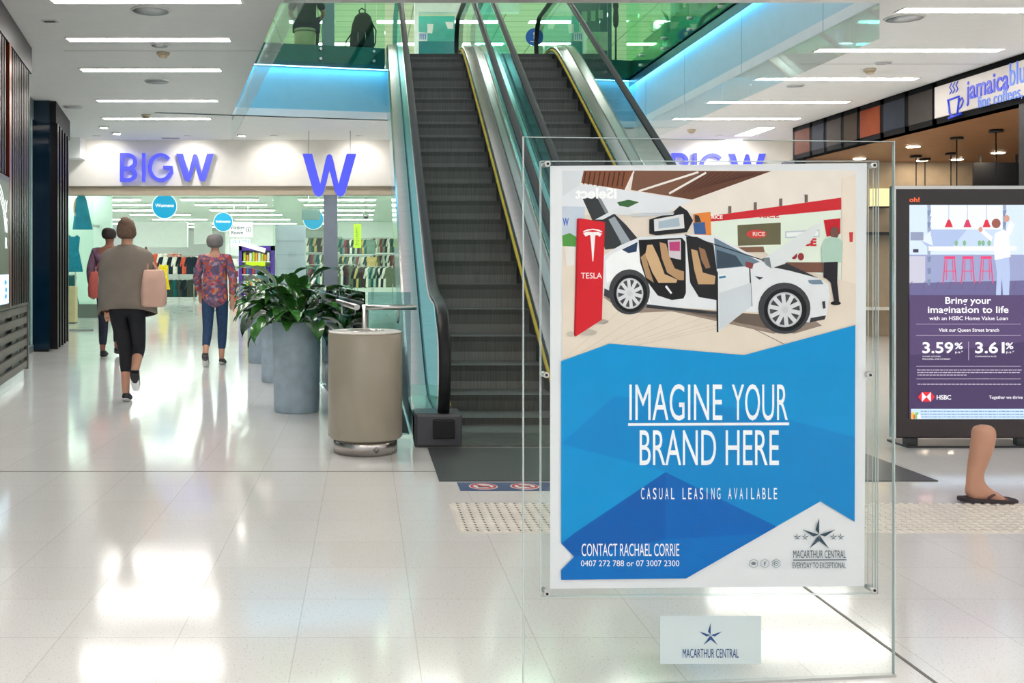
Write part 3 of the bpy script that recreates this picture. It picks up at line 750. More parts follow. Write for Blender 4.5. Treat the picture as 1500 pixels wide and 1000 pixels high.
MB().lathe((c_.x, c_.y, c_.z+.0), [(.085, 0), (.085, .05), (.03, .08)], 16).build('housing', m_steel2, t)

# white wall panels above the racks
for k_, (a, b, y0, y1, Y, nm) in enumerate([(196, 274, 312, 362, 41.5, 'wall_panel_a'), (284, 309, 318, 357, 41.5, 'wall_panel_b'), (330, 403, 318, 372, 44, 'wall_panel_c')]):
    struct(MB().box(XP(a, Y), Y, ZP(y1, Y), XP(b, Y), Y+.3, SZ-.15), 'partition_%d' % (k_+1), m_sw)
struct(MB().box(XP(140, 30), 26, 0, XP(163, 30), 26.2, SZ), 'partition_4', mat('pale_green_wall', (196, 222, 196), 0.6))
struct(MB().box(XP(478, 45), 45, 0, XP(640, 45), 45.1, SZ), 'partition_5', m_sw)

# garments: a few cut shapes, each hung as its own object
GM = {}
def gmat(c):
    if c not in GM: GM[c] = mat('cloth_%d_%d_%d' % c, c, 0.85, spec=0.2, var=0.18, scale=12)
    return GM[c]
SHAPES = {
 'top': [(-.21, .62), (-.10, .66), (-.05, .63), (.05, .63), (.10, .66), (.21, .62), (.29, .30), (.23, .27), (.19, .42), (.20, 0), (-.20, 0), (-.19, .42), (-.23, .27), (-.29, .30)],
 'dress': [(-.18, .92), (-.10, .98), (-.05, .93), (.05, .93), (.10, .98), (.18, .92), (.15, .58), (.26, 0), (-.26, 0), (-.15, .58)],
 'jeans': [(-.19, .98), (.19, .98), (.20, .66), (.19, 0), (.04, 0), (.0, .60), (-.04, 0), (-.19, 0), (-.20, .66)]}
gmesh = {}
def garment(kind, c, loc, rz, label, group, s=1.0, cat='garment'):
    key = (kind, c)
    if key not in gmesh:
        mb = MB(); pts = SHAPES[kind]; n = len(pts)
        mid = lambda z: 0.012*math.sin(z*9)
        mb.hexa([(x, -.03+mid(z), z) for x, z in pts], [(x*.97, .03+mid(z), z) for x, z in pts])
        o = mb.build('hanging_'+{'top': 'blouse', 'dress': 'dress', 'jeans': 'trousers'}[kind], gmat(c), origin=(0, 0, 0), bevel=0.02)
        gmesh[key] = o
    else:
        o = gmesh[key].copy(); COL.objects.link(o)
    o.location = loc; o.rotation_euler = (0, 0, rz); o.scale = (s, 1, s)
    return tag(o, label, cat, group)
ORD = 'first second third fourth fifth sixth seventh eighth ninth tenth eleventh twelfth thirteenth fourteenth fifteenth sixteenth seventeenth eighteenth nineteenth twentieth'.split()
CN = {(30, 42, 52): 'navy', (24, 92, 92): 'dark teal', (206, 92, 70): 'coral', (232, 226, 216): 'white', (60, 66, 60): 'charcoal', (150, 66, 74): 'plum', (198, 150, 138): 'blush', (38, 70, 62): 'bottle green',
      (104, 112, 92): 'olive', (230, 196, 40): 'yellow', (182, 188, 170): 'pale sage', (84, 52, 60): 'burgundy', (120, 146, 130): 'sea green', (16, 130, 156): 'teal', (206, 176, 110): 'sand'}
def rack(px0, px1, Y, ztop, colors, label, rackname, kind='top', tiers=1, ang=0.35, n=8):
    xa, xb = XP(px0, Y), XP(px1, Y)
    t = thing('clothes_rack', label, 'clothes rack', ((xa+xb)/2, Y, 0))
    b = MB()
    for x in (xa, xb):
        b.tube([(x, Y, 0.03), (x, Y, ztop+.03)], .018, 6); b.tube([(x, Y-.3, .03), (x, Y+.3, .03)], .018, 6)
    b.build('frame', m_steel2, t)
    b = MB()
    pitch = {1: .8, 2: .82, 3: .60}[tiers]
    zs = [ztop-i*pitch for i in range(tiers)]
    for z in zs: b.tube([(xa, Y, z), (xb, Y, z)], .014, 6)
    b.build('rail', m_steel2, t)
    cnt = 0
    for ti, z in enumerate(zs):
        for i in range(n):
            x = xa+(xb-xa)*(i+.5)/n; c_ = colors[(i*3+ti*5+(i//3)) % len(colors)]
            hgt = {'top': .66, 'dress': .98, 'jeans': .98}[kind]
            s = {1: .9, 2: .95, 3: .78}[tiers]
            garment(kind, c_, (x, Y, z-hgt*s-.02), ang+random.uniform(-.15, .15), '%s top %s from left, %s%s' % (CN[c_], ORD[i], ('' if tiers == 1 else ['upper rail, ', 'middle rail, ' if tiers == 3 else 'lower rail, ', 'lower rail, '][ti]), rackname), 'garments on the '+rackname, s)
mix1 = [(30, 42, 52), (24, 92, 92), (206, 92, 70), (232, 226, 216), (60, 66, 60), (198, 150, 138), (30, 42, 52)]
mix2 = [(60, 66, 60), (182, 188, 170), (206, 176, 110), (232, 226, 216), (150, 66, 74), (38, 70, 62), (104, 112, 92), (120, 146, 130), (232, 226, 216), (84, 52, 60), (24, 92, 92)]
rack(238, 284, 36.5, 1.62, mix1, 'silver clothes rack in view past the pink bag, packed with dark tops', 'silver rack', tiers=2, n=7)
rack(222, 262, 38.5, 1.75, [(206, 92, 70), (198, 150, 138), (232, 226, 216), (206, 92, 70)], 'rear clothes rack of coral and blush tops behind the silver rack', 'rear coral rack', n=6)
garment('dress', (230, 196, 40), (XP(239.5, 35.6), 35.6, ZP(424, 35.6)), 0.0, 'bright yellow dress hanging at the end of the silver rack', 'single garments in the store', .9)
t = thing('garment_stand', 'low steel stand holding the yellow dress', 'clothes rack', (XP(240, 35.7), 35.7, 0))
MB().tube([(XP(240, 35.7), 35.62, .03), (XP(240, 35.7), 35.62, ZP(386, 35.7))], .016, 6).build('post', m_steel2, t)
MB().tube([(XP(228, 35.7), 35.62, .03), (XP(255, 35.7), 35.62, .03)], .02, 6).build('foot', m_steel2, t)
rack(285, 318, 38.0, 1.65, mix1[::-1], 'clothes rack behind the grey-haired woman', 'rack behind the floral woman', n=6, tiers=2)
rack(448, 500, 37.0, 2.30, mix2, 'tall clothes rack behind the store glass left of the lime sign', 'tall rack left of the lime sign', tiers=3, n=13)
rack(502, 545, 36.0, 2.22, mix2[::-1], 'tall clothes rack below the lime sign', 'tall rack below the lime sign', tiers=3, n=12)
rack(547, 585, 37.0, 2.28, mix2[2:]+mix2[:2], 'tall clothes rack right of the lime sign, beside the escalator', 'tall rack beside the escalator', tiers=3, n=11)
rack(452, 520, 31.0, 1.30, mix2[::-1]+[(30, 42, 52), (38, 70, 62)], 'low clothes rack of mixed garments in front of the tall racks', 'low front rack', n=18)
rack(524, 575, 30.0, 1.25, [(30, 42, 52)]+mix2, 'second low clothes rack of mixed garments near the escalator', 'low rack near the escalator', n=14)
# display window at the left: teal dress on the wall and hanging tops
t = thing('display_mannequin', 'pale torso wearing a teal dress high in the left shop window', 'mannequin', P(120, 336, 23.5))
md = MB(); Yd = 23.5
for (za, zb) in ((287, 336),):
    prof = []
    for i in range(10):
        s = i/9.0; py = 287+49*s; hw = (6+ 7.5*s**0.8) if s > .1 else 5
        prof.append((py, hw, 119+2*s))
    n = 20; v = []
    for (py, hw, cx) in prof:
        for j in range(n):
            a = 2*math.pi*j/n; rr = 1+0.10*math.cos(6*a)*((py-287)/49)
            v.append((XP(cx, Yd)+hw*Yd/F*math.cos(a)*rr, Yd+.14*math.sin(a)*rr, ZP(py, Yd)))
    md.add(v, [(i*n+j, i*n+(j+1) % n, (i+1)*n+(j+1) % n, (i+1)*n+j) for i in range(9) for j in range(n)], 0, True)
    md.f.append([j for j in range(n)]); md.m.append(0); md.s.append(False)
md.build('dress', mat('teal_cloth', (14, 132, 160), 0.8, var=0.2), t)
m_skinp = mat('mannequin_tan', (226, 190, 140), 0.5)
MB().tube([P(113, 290, Yd), P(109.5, 300, Yd), P(109, 309, Yd), P(112, 316, Yd-.1)], [.035, .032, .03, .028], 8).build('arm', m_skinp, t)
MB().tube([P(118, 288, Yd), P(118.5, 281, Yd)], [.05, .045], 8).build('neck', m_skinp, t)
MB().box(P(121, 0, Yd).x-.02, Yd+.1, ZP(330, Yd), P(121, 0, Yd).x+.02, YF+5.2, ZP(326, Yd)).build('bracket', m_steel2, t)
garment('dress', (16, 130, 156), (XP(107, 23.0), 23.0, ZP(398, 23)), 0.3, 'teal dress hanging in the left shop window below the teal mannequin', 'single garments in the store', .85)
garment('dress', (24, 92, 92), (XP(104, 23.2), 23.2, ZP(446, 23.2)), 0.2, 'lower teal dress hanging behind the beige box in the left window', 'single garments in the store', .7)
t = thing('garment_rail', 'wall rail for the teal dresses in the left shop window', 'clothes rail', (XP(106, 23.1), 23.1, ZP(352, 23)))
MB().tube([(XP(112, 23.1), 23.02, 0.0), (XP(112, 23.1), 23.02, ZP(350, 23)), (XP(96, 23.1), 23.02, ZP(350, 23))], .015, 6).build('rail', m_steel2, t)
MB().tube([(XP(112, 23.1), 23.02, 1.05), (XP(108, 23.1), 23.2, 1.05), (XP(98, 23.1), 23.2, 1.05)], .012, 6).build('lower_rail', m_steel2, t)
t = thing('display_box', 'slim beige wooden box on the floor of the left shop window', 'box', (XP(106, 22.5), 22.5, 0))
MB().box(XP(100, 22.5), 22.4, 0.02, XP(112, 22.5), 22.6, ZP(419, 22.5)).build('body', mat('beige_wood', (206, 182, 140), 0.5, var=0.1), t, bevel=.01)
MB().box(XP(101, 22.5), 22.39, 0.0, XP(111, 22.5), 22.6, 0.02).build('base', m_dark, t)
# purple gondola of small goods
Yg = 30.0
t = thing('gondola_shelf', 'purple framed shelf unit of small goods behind the floral woman', 'shelf unit', (XP(376, Yg), Yg, 0))
m_pur = mat('purple_frame', (88, 52, 160), 0.4)
xa, xb = XP(351, Yg), XP(402, Yg); zt = ZP(360, Yg)
MB().box(xa, Yg-.2, 0, xa+.09, Yg+.25, zt).box(xb-.09, Yg-.2, 0, xb, Yg+.25, zt).box(xa, Yg-.2, zt-.14, xb, Yg+.25, zt).build('frame', m_pur, t)
MB().box(xa+.09, Yg+.2, 0, xb-.09, Yg+.24, zt-.14).build('back_panel', m_sw, t)
b = MB()
zs = [0.2, 0.62, 1.02, 1.40]
for z in zs: b.box(xa+.09, Yg-.18, z-.03, xb-.09, Yg+.2, z)
b.build('shelves', m_sw, t)
MB().box(xa+.2, Yg-.215, 1.26, xb-.25, Yg-.2, 1.38).build('price_strip', emis('sign_lime', (176, 214, 20), 0.8), t)
MB().obox((XP(372, Yg), Yg-.26, ZP(362, Yg)), (.75, .02, .13), M=Matrix.Rotation(0.28, 3, 'Y')).build('banner', m_signw, t)
pc = [(88, 52, 160), (236, 236, 230), (200, 60, 60), (206, 214, 60), (60, 120, 150), (238, 160, 60)]
for si, z in enumerate(zs):
    for i in range(9):
        c_ = pc[(i*2+si) % 6]; w_ = (xb-xa-.24)/9; hh = random.uniform(.18, .27)
        x = xa+.12+w_*i
        o = MB().box(x+.005, Yg-.15, z, x+w_-.01, Yg+.05, z+hh).build('goods_box', mat('pack_%d_%d_%d' % c_, c_, 0.4), bevel=.008)
        tag(o, '%s pack %s from the left on the %s shelf of the purple unit' % ({(88, 52, 160): 'purple', (236, 236, 230): 'white', (200, 60, 60): 'red', (206, 214, 60): 'lime', (60, 120, 150): 'blue', (238, 160, 60): 'orange'}[c_], ORD[i], ['bottom', 'second', 'third', 'top'][si]), 'box', 'packs on the purple shelf unit')
# low white wall shelving left of the purple unit
Yh = 33.0
t = thing('shelf_unit', 'white shelf unit of folded red and pink goods between the woman and the purple unit', 'shelf unit', (XP(342, Yh), Yh, 0))
xa, xb = XP(334, Yh), XP(349, Yh)
b = MB()
zs2 = [.1, .5, .9, 1.3, 1.62]
for z in zs2: b.box(xa, Yh, z-.025, xb, Yh+.35, z)
b.build('shelves', m_sw, t); MB().box(xa, Yh+.35, 0, xb, Yh+.38, 2.0).box(xa, Yh, 0, xa+.03, Yh+.35, 2.0).build('back_panel', m_sw, t)
for si, z in enumerate(zs2[:-1]):
    c_ = [(206, 92, 70), (198, 150, 138), (150, 66, 74), (232, 226, 216)][si]
    o = MB().box(xa+.05, Yh+.05, z, xb-.03, Yh+.3, z+.2).build('folded_clothes', gmat(c_), bevel=.03)
    tag(o, 'folded %s clothes on the %s shelf of the white unit' % (CN[c_], ['bottom', 'second', 'third', 'top'][si]), 'folded clothes', 'folded clothes on the white shelf unit')

# ------------------------------------------------------------------ ceiling fittings of the concourse
def ceil_pt(px, py, Z=ZC): 
    Y = (Z-CH)*F/(HY-py); return Vector((XP(px, Y), Y, Z))
m_sp = mat('speaker_grille', (206, 208, 210), 0.6, var=0.03); m_brass = mat('smoke_beige', (206, 190, 164), 0.4)
for px, py, r, lab in [(221, 15, .19, 'round ceiling speaker nearest over the left concourse'), (234, 66, .10, 'round ceiling speaker between the second and third left strip lights'),
                       (230, 119, .17, 'round ceiling speaker before the third left strip light back'), (107, 156, .16, 'round ceiling speaker beside the far slatted block'),
                       (1325, 26, .19, 'large round ceiling speaker on the cafe side'), (1294, 91.5, .10, 'small round ceiling vent near the second cafe side strip light'), (1165, 125, .12, 'round ceiling vent behind the third cafe side strip light')]:
    c_ = ceil_pt(px, py)
    t = thing('ceiling_speaker', lab, 'speaker', c_)
    MB().lathe((c_.x, c_.y, ZC-.012), [(r*.9, 0), (r, .012)], 28).build('rim', m_rim, t)
    MB().lathe((c_.x, c_.y, ZC-.016), [(r*.05, 0), (r*.88, .003)], 28).build('grille', m_sp, t)
for px, py, lab in [(239, 77, 'smoke detector between the second and third left strip lights'), (214, 168, 'smoke detector at the farthest left strip light'), (1274, 101, 'smoke detector near the second cafe side strip light'), (1013, 190, 'smoke detector on the far ceiling left of the cafe fascia')]:
    c_ = ceil_pt(px, py)
    t = thing('smoke_detector', lab, 'smoke detector', c_)
    MB().lathe((c_.x, c_.y, ZC-.03), [(.07, 0), (.075, .03)], 20).build('base', m_brass, t)
    MB().lathe((c_.x, c_.y, ZC-.065), [(.03, 0), (.05, .01), (.05, .035)], 20).build('sensor', m_brass, t)
for px, py, ln, lab in [(73, 30.5, .15, 'small slotted vent in the near left ceiling'), (250, 202, .35, 'dark slot vent in the ceiling before the store fascia')]:
    c_ = ceil_pt(px, py)
    t = thing('ceiling_vent', lab, 'vent', c_)
    MB().box(c_.x-ln/2, c_.y-.05, ZC-.008, c_.x+ln/2, c_.y+.05, ZC).build('frame', m_sp, t)
    MB().box(c_.x-ln/2+.02, c_.y-.03, ZC-.010, c_.x+ln/2-.02, c_.y+.03, ZC-.008).build('slots', m_dark, t)
m_spot = emis('spot_lens', (255, 250, 244), 30.0)
for px, py, lab in [(152, 185, 'left spotlight of the pair on the ceiling before the store fascia'), (171, 194, 'right spotlight of the pair on the ceiling before the store fascia'), (354, 197, 'spotlight on the ceiling before the fascia at the left edge of the void')]:
    c_ = ceil_pt(px, py)
    t = thing('ceiling_spotlight', lab, 'spotlight', c_)
    MB().lathe((c_.x, c_.y, ZC-.03), [(.07, 0), (.09, .03)], 20).build('housing', m_rim, t)
    MB().lathe((c_.x, c_.y, ZC-.034), [(.06, 0), (.06, .003)], 20).build('lens', m_spot, t)
for px0, py0, lab in [(1105, 193, 'short strip light end-on before the far fascia'), (1062, 209, 'second short strip light end-on before the far fascia')]:
    c_ = ceil_pt(px0, py0)
    t = thing('strip_light', lab, 'ceiling light', c_)
    MB().box(c_.x-.14, c_.y-.55, ZC-.006, c_.x+.14, c_.y+.55, ZC-.002).build('diffuser', m_strip, t)
    MB().box(c_.x-.16, c_.y-.57, ZC-.002, c_.x+.16, c_.y+.57, ZC).build('rim', m_rim, t)
# ------------------------------------------------------------------ bin, planters, balustrade
m_taupe = mat('taupe_laminate', (160, 151, 135), 0.35, var=0.03, coat=0.15)
m_con = mat('grey_concrete', (172, 190, 204), 0.6, var=0.12, scale=9)
t = thing('litter_bin', 'round taupe litter bin with a steel base, beside the left escalator', 'bin', (0.0, 6.92, 0))
R = 0.25
MB().lathe((0, 6.92, 0), [(.215, 0.0), (.215, .105)], 48).build('base', m_steel, t)
MB().lathe((0, 6.92, 0), [(R-.012, .10), (R, .112), (R, .795), (R-.006, .802)], 56).build('body', m_taupe, t)
MB().lathe((0, 6.92, 0), [(R-.008, .802), (R-.002, .806), (R-.002, .812), (R-.02, .818), (.13, .818), (.125, .80)], 56, cap1=False).build('lid', mat('lid_cream', (226, 220, 210), 0.25), t)
MB().lathe((0, 6.92, 0), [(.128, .79), (.128, .8195), (.118, .8195), (.118, .79)], 40, cap0=False, cap1=False).build('opening_rim', m_steel, t)
MB().lathe((0, 6.92, 0), [(.12, .77), (.119, .772)], 32).build('opening', m_black, t)
lg = MB(); a0 = math.asin(.068/.216); 
def onb(a, b): return Vector((.2165*math.sin(a), 6.92-.2165*math.cos(a), b))
ac = 0.34
for (r0, r1) in ((.02, .024), (.008, .013)):
    for i in range(4):
        p, q = i*math.pi/2, (i+1)*math.pi/2
        lg.add([onb(ac+r*math.cos(s)/.2165, .045+r*math.sin(s)) for r, s in ((r1, p), (r1, q), (r0, q), (r0, p))], [(0, 1, 2, 3)])
lg.build('logo', m_dark, t)

m_leaf = mat('glossy_leaf', (56, 112, 44), 0.22, 0, 0.8, var=0.45, scale=5, coat=0.3)
m_leaf2 = mat('dark_leaf', (26, 66, 34), 0.22, 0, 0.8, var=0.4, scale=5, coat=0.3)
m_stem = mat('leaf_stem', (70, 110, 56), 0.5); m_soil = mat('potting_soil', (46, 36, 28), 0.9, var=0.4, scale=40)
def leaf(mb, base, az, el, L, wd, droop, mi=0):
    """one arching blade with a folded midrib"""
    n = 9; d = Vector((math.cos(az), math.sin(az), 0)); sd = Vector((-math.sin(az), math.cos(az), 0)); p = Vector(base); e = el; v = []
    for i in range(n+1):
        s = i/n; w = wd*math.sin(math.pi*min(1, (s*0.96+.02))**0.75)*(1-.15*s)
        up = Vector((0, 0, 1))*math.cos(e)-d*math.sin(e)
        wav = 0.06*wd*math.sin(s*9+az*3)
        v += [p+sd*w*.5+up*(w*.16+wav), p+sd*w*.25+up*w*.03, p, p-sd*w*.25+up*w*.03, p-sd*w*.5+up*(w*.16-wav)]
        p = p+(d*math.cos(e)+Vector((0, 0, 1))*math.sin(e))*(L/n); e -= droop/n
    f = [(i*5+j, i*5+j+1, (i+1)*5+j+1, (i+1)*5+j) for i in range(n) for j in range(4)]
    mb.add(v, f, mi, True)
def planter(x, y, r, h, seed, nl, label, spread=1.0):
    rnd = random.Random(seed)
    t = thing('planter', label, 'planter', (x, y, 0), 'round concrete planters along the balustrade')
    MB().lathe((x, y, 0), [(r-.012, 0), (r-.004, .01), (r+.012, h-.01), (r+.008, h), (r-.025, h), (r-.03, h-.08)], 48, cap1=False).build('pot', m_con, t)
    MB().lathe((x, y, 0), [(0.001, h-.05), (r-.028, h-.06)], 24, cap1=False).build('soil', m_soil, t)
    fo = MB(); stm = MB()
    for i in range(nl):
        az = i*2.399+rnd.uniform(-.3, .3); k = i/nl
        el = 1.35-1.15*k+rnd.uniform(-.15, .15)
        sl = (0.14+.20*rnd.random())*(1.15-.35*k); L = rnd.uniform(.24, .36)*spread; wd = L*rnd.uniform(.42, .56)
        b0 = Vector((x+.06*math.cos(az)*rnd.random(), y+.06*math.sin(az)*rnd.random(), h-.05))
        d = Vector((math.cos(az)*math.cos(el), math.sin(az)*math.cos(el), math.sin(el)))
        b1 = b0+d*sl*.6+Vector((0, 0, .02)); b2 = b0+d*sl+Vector((0, 0, 0.0))
        stm.tube([b0, b1, b2], [.006, .005, .004], 5, caps=False)
        leaf(fo, b2, az, el-.25, L, wd, rnd.uniform(1.0, 2.1), rnd.choice((0, 0, 1)))
    stm.build('stems', m_stem, t); fo.build('foliage', [m_leaf, m_leaf2], t)
planter(-0.594, 8.86, .198, .775, 11, 64, 'nearest concrete planter with glossy broad green leaves, left of the taupe bin', 1.12)
planter(-0.93, 11.15, .20, .775, 5, 44, 'middle concrete planter, half behind the nearest one')
planter(-1.33, 13.35, .20, .775, 8, 46, 'farthest concrete planter of the row of three', .82)

# glass balustrade round the stairwell beside the escalators
m_bgl = glass('guard_glass', (0.55, 0.70, 0.72), 1.0)
t = thing('glass_guard', 'glass guard with a steel handrail between the planters and the left escalator', 'balustrade', (0.0, 7.55, 0))
c0 = Vector((0.0, 7.54, 0)); far = Vector((-1.20, 15.9, 0)); rt = Vector((0.335, 7.54, 0))
d = (far-c0)
nn = Vector((d.y, -d.x, 0)).normalized()*.006
for k in range(5):
    a, b = c0+d*(k/5+.004), c0+d*((k+1)/5-.004)
    MB().hexa([(v.x, v.y, .02) for v in (a-nn, b-nn, b+nn, a+nn)], [(v.x, v.y, 1.06) for v in (a-nn, b-nn, b+nn, a+nn)]).build('glass_panel', m_bgl, t)
MB().box(c0.x+.02, 7.534, .02, rt.x, 7.546, 1.06).build('glass_panel', m_bgl, t)
o3 = Vector((-.06, -.02, 0))
MB().tube([c0+o3+Vector((0, 0, .95)), far+o3+Vector((0, 0, .95))], .022, 10).build('handrail', m_steel2, t)
MB().tube([c0+Vector((0, -.06, .95)), rt+Vector((0.04, -.06, .95))], .02, 10).build('handrail', m_steel2, t)
MB().tube([(0.0, 7.52, 0.0), (0.0, 7.52, .97)], .024, 12).build('corner_post', m_steel2, t)
for k in range(1, 9):
    p = c0+d*(k/9.0); MB().tube([p+Vector((0, 0, .84)), p+o3+Vector((0, 0, .86)), p+o3+Vector((0, 0, .94))], .009, 6).build('rail_bracket', m_steel2, t)
MB().tube([(.24, 7.53, .84), (.24, 7.48, .86), (.24, 7.48, .94)], .009, 6).build('rail_bracket', m_steel2, t)

# ------------------------------------------------------------------ people
m_skin = mat('skin', (206, 152, 126), 0.55, var=0.05); m_skin2 = mat('skin_brown', (150, 96, 80), 0.55, var=0.05)
m_jean = mat('blue_denim', (40, 68, 104), 0.85, var=0.2, scale=30); m_jean2 = mat('dark_denim', (34, 40, 56), 0.85, var=0.2, scale=30)
m_legg = mat('black_leggings', (22, 22, 28), 0.75, var=0.15)
def floral():
    m = bpy.data.materials.new('floral_blouse'); m.use_nodes = True; nt = m.node_tree; b = nt.nodes['Principled BSDF']
    tc = nt.nodes.new('ShaderNodeTexCoord'); vo = nt.nodes.new('ShaderNodeTexVoronoi'); vo.inputs['Scale'].default_value = 30
    nz = nt.nodes.new('ShaderNodeTexNoise'); nz.inputs['Scale'].default_value = 9
    ad = nt.nodes.new('ShaderNodeMixRGB'); ad.inputs[0].default_value = 0.12
    nt.links.new(tc.outputs['Object'], nz.inputs['Vector']); nt.links.new(tc.outputs['Object'], ad.inputs[1]); nt.links.new(nz.outputs['Color'], ad.inputs[2]); nt.links.new(ad.outputs[0], vo.inputs['Vector'])
    rp = nt.nodes.new('ShaderNodeValToRGB'); rp.color_ramp.interpolation = 'CONSTANT'; e = rp.color_ramp.elements
    cols = [(0, (104, 84, 118)), (.22, (176, 78, 70)), (.36, (130, 104, 130)), (.5, (214, 124, 76)), (.6, (92, 82, 112)), (.74, (196, 92, 108)), (.86, (160, 140, 156))]
    e[0].position = 0; e[0].color = (*lin(cols[0][1]), 1); e[1].position = cols[1][0]; e[1].color = (*lin(cols[1][1]), 1)
    for p, c_ in cols[2:]:
        q = e.new(p); q.color = (*lin(c_), 1)
    sx = nt.nodes.new('ShaderNodeSeparateColor'); nt.links.new(vo.outputs['Color'], sx.inputs[0]); nt.links.new(sx.outputs[0], rp.inputs[0])
    nt.links.new(rp.outputs[0], b.inputs['Base Color']); b.inputs['Roughness'].default_value = 0.8
    return m
def skin_obj(name, chains, m, parent, sub=2, extra=None, M=None):
    """grow one continuous surface round chains of (point, rx, ry); chains share points by equality"""
    idx = {}; V = []; Rr = []; E = []
    for ch in chains:
        pr = None
        for (p, rx, ry) in ch:
            k = tuple(round(a, 4) for a in p)
            if k not in idx: idx[k] = len(V); V.append(Vector(p)); Rr.append((rx, ry))
            if pr is not None and pr != idx[k]: E.append((pr, idx[k]))
            pr = idx[k]
    me = bpy.data.meshes.new(name); me.from_pydata(V, E, []); o = bpy.data.objects.new(name, me); COL.objects.link(o)
    s = o.modifiers.new('skin', 'SKIN'); s.use_smooth_shade = True
    for i, q in enumerate(me.skin_vertices[0].data): q.radius = Rr[i]; q.use_root = (i == 0)
    ss = o.modifiers.new('sub', 'SUBSURF'); ss.levels = sub; ss.render_levels = sub
    dg = bpy.context.evaluated_depsgraph_get(); dg.update()
    nm = bpy.data.meshes.new_from_object(o.evaluated_get(dg)); bpy.data.objects.remove(o); bpy.data.meshes.remove(me)
    bm = bmesh.new(); bm.from_mesh(nm)
    if extra:
        for (c_, r_) in extra:
            g = bmesh.ops.create_icosphere(bm, subdivisions=2, radius=1.0)
            for v in g['verts']: v.co = Vector((v.co.x*r_[0], v.co.y*r_[1], v.co.z*r_[2]))+Vector(c_)
    off = wpos(parent)
    for v in bm.verts: v.co = (M@v.co if M is not None else v.co)-off
    for f_ in bm.faces: f_.smooth = True
    bm.to_mesh(nm); bm.free(); nm.name = name; nm.materials.clear(); nm.materials.append(m)
    r = bpy.data.objects.new(name, nm); COL.objects.link(r); r.parent = parent
    return r
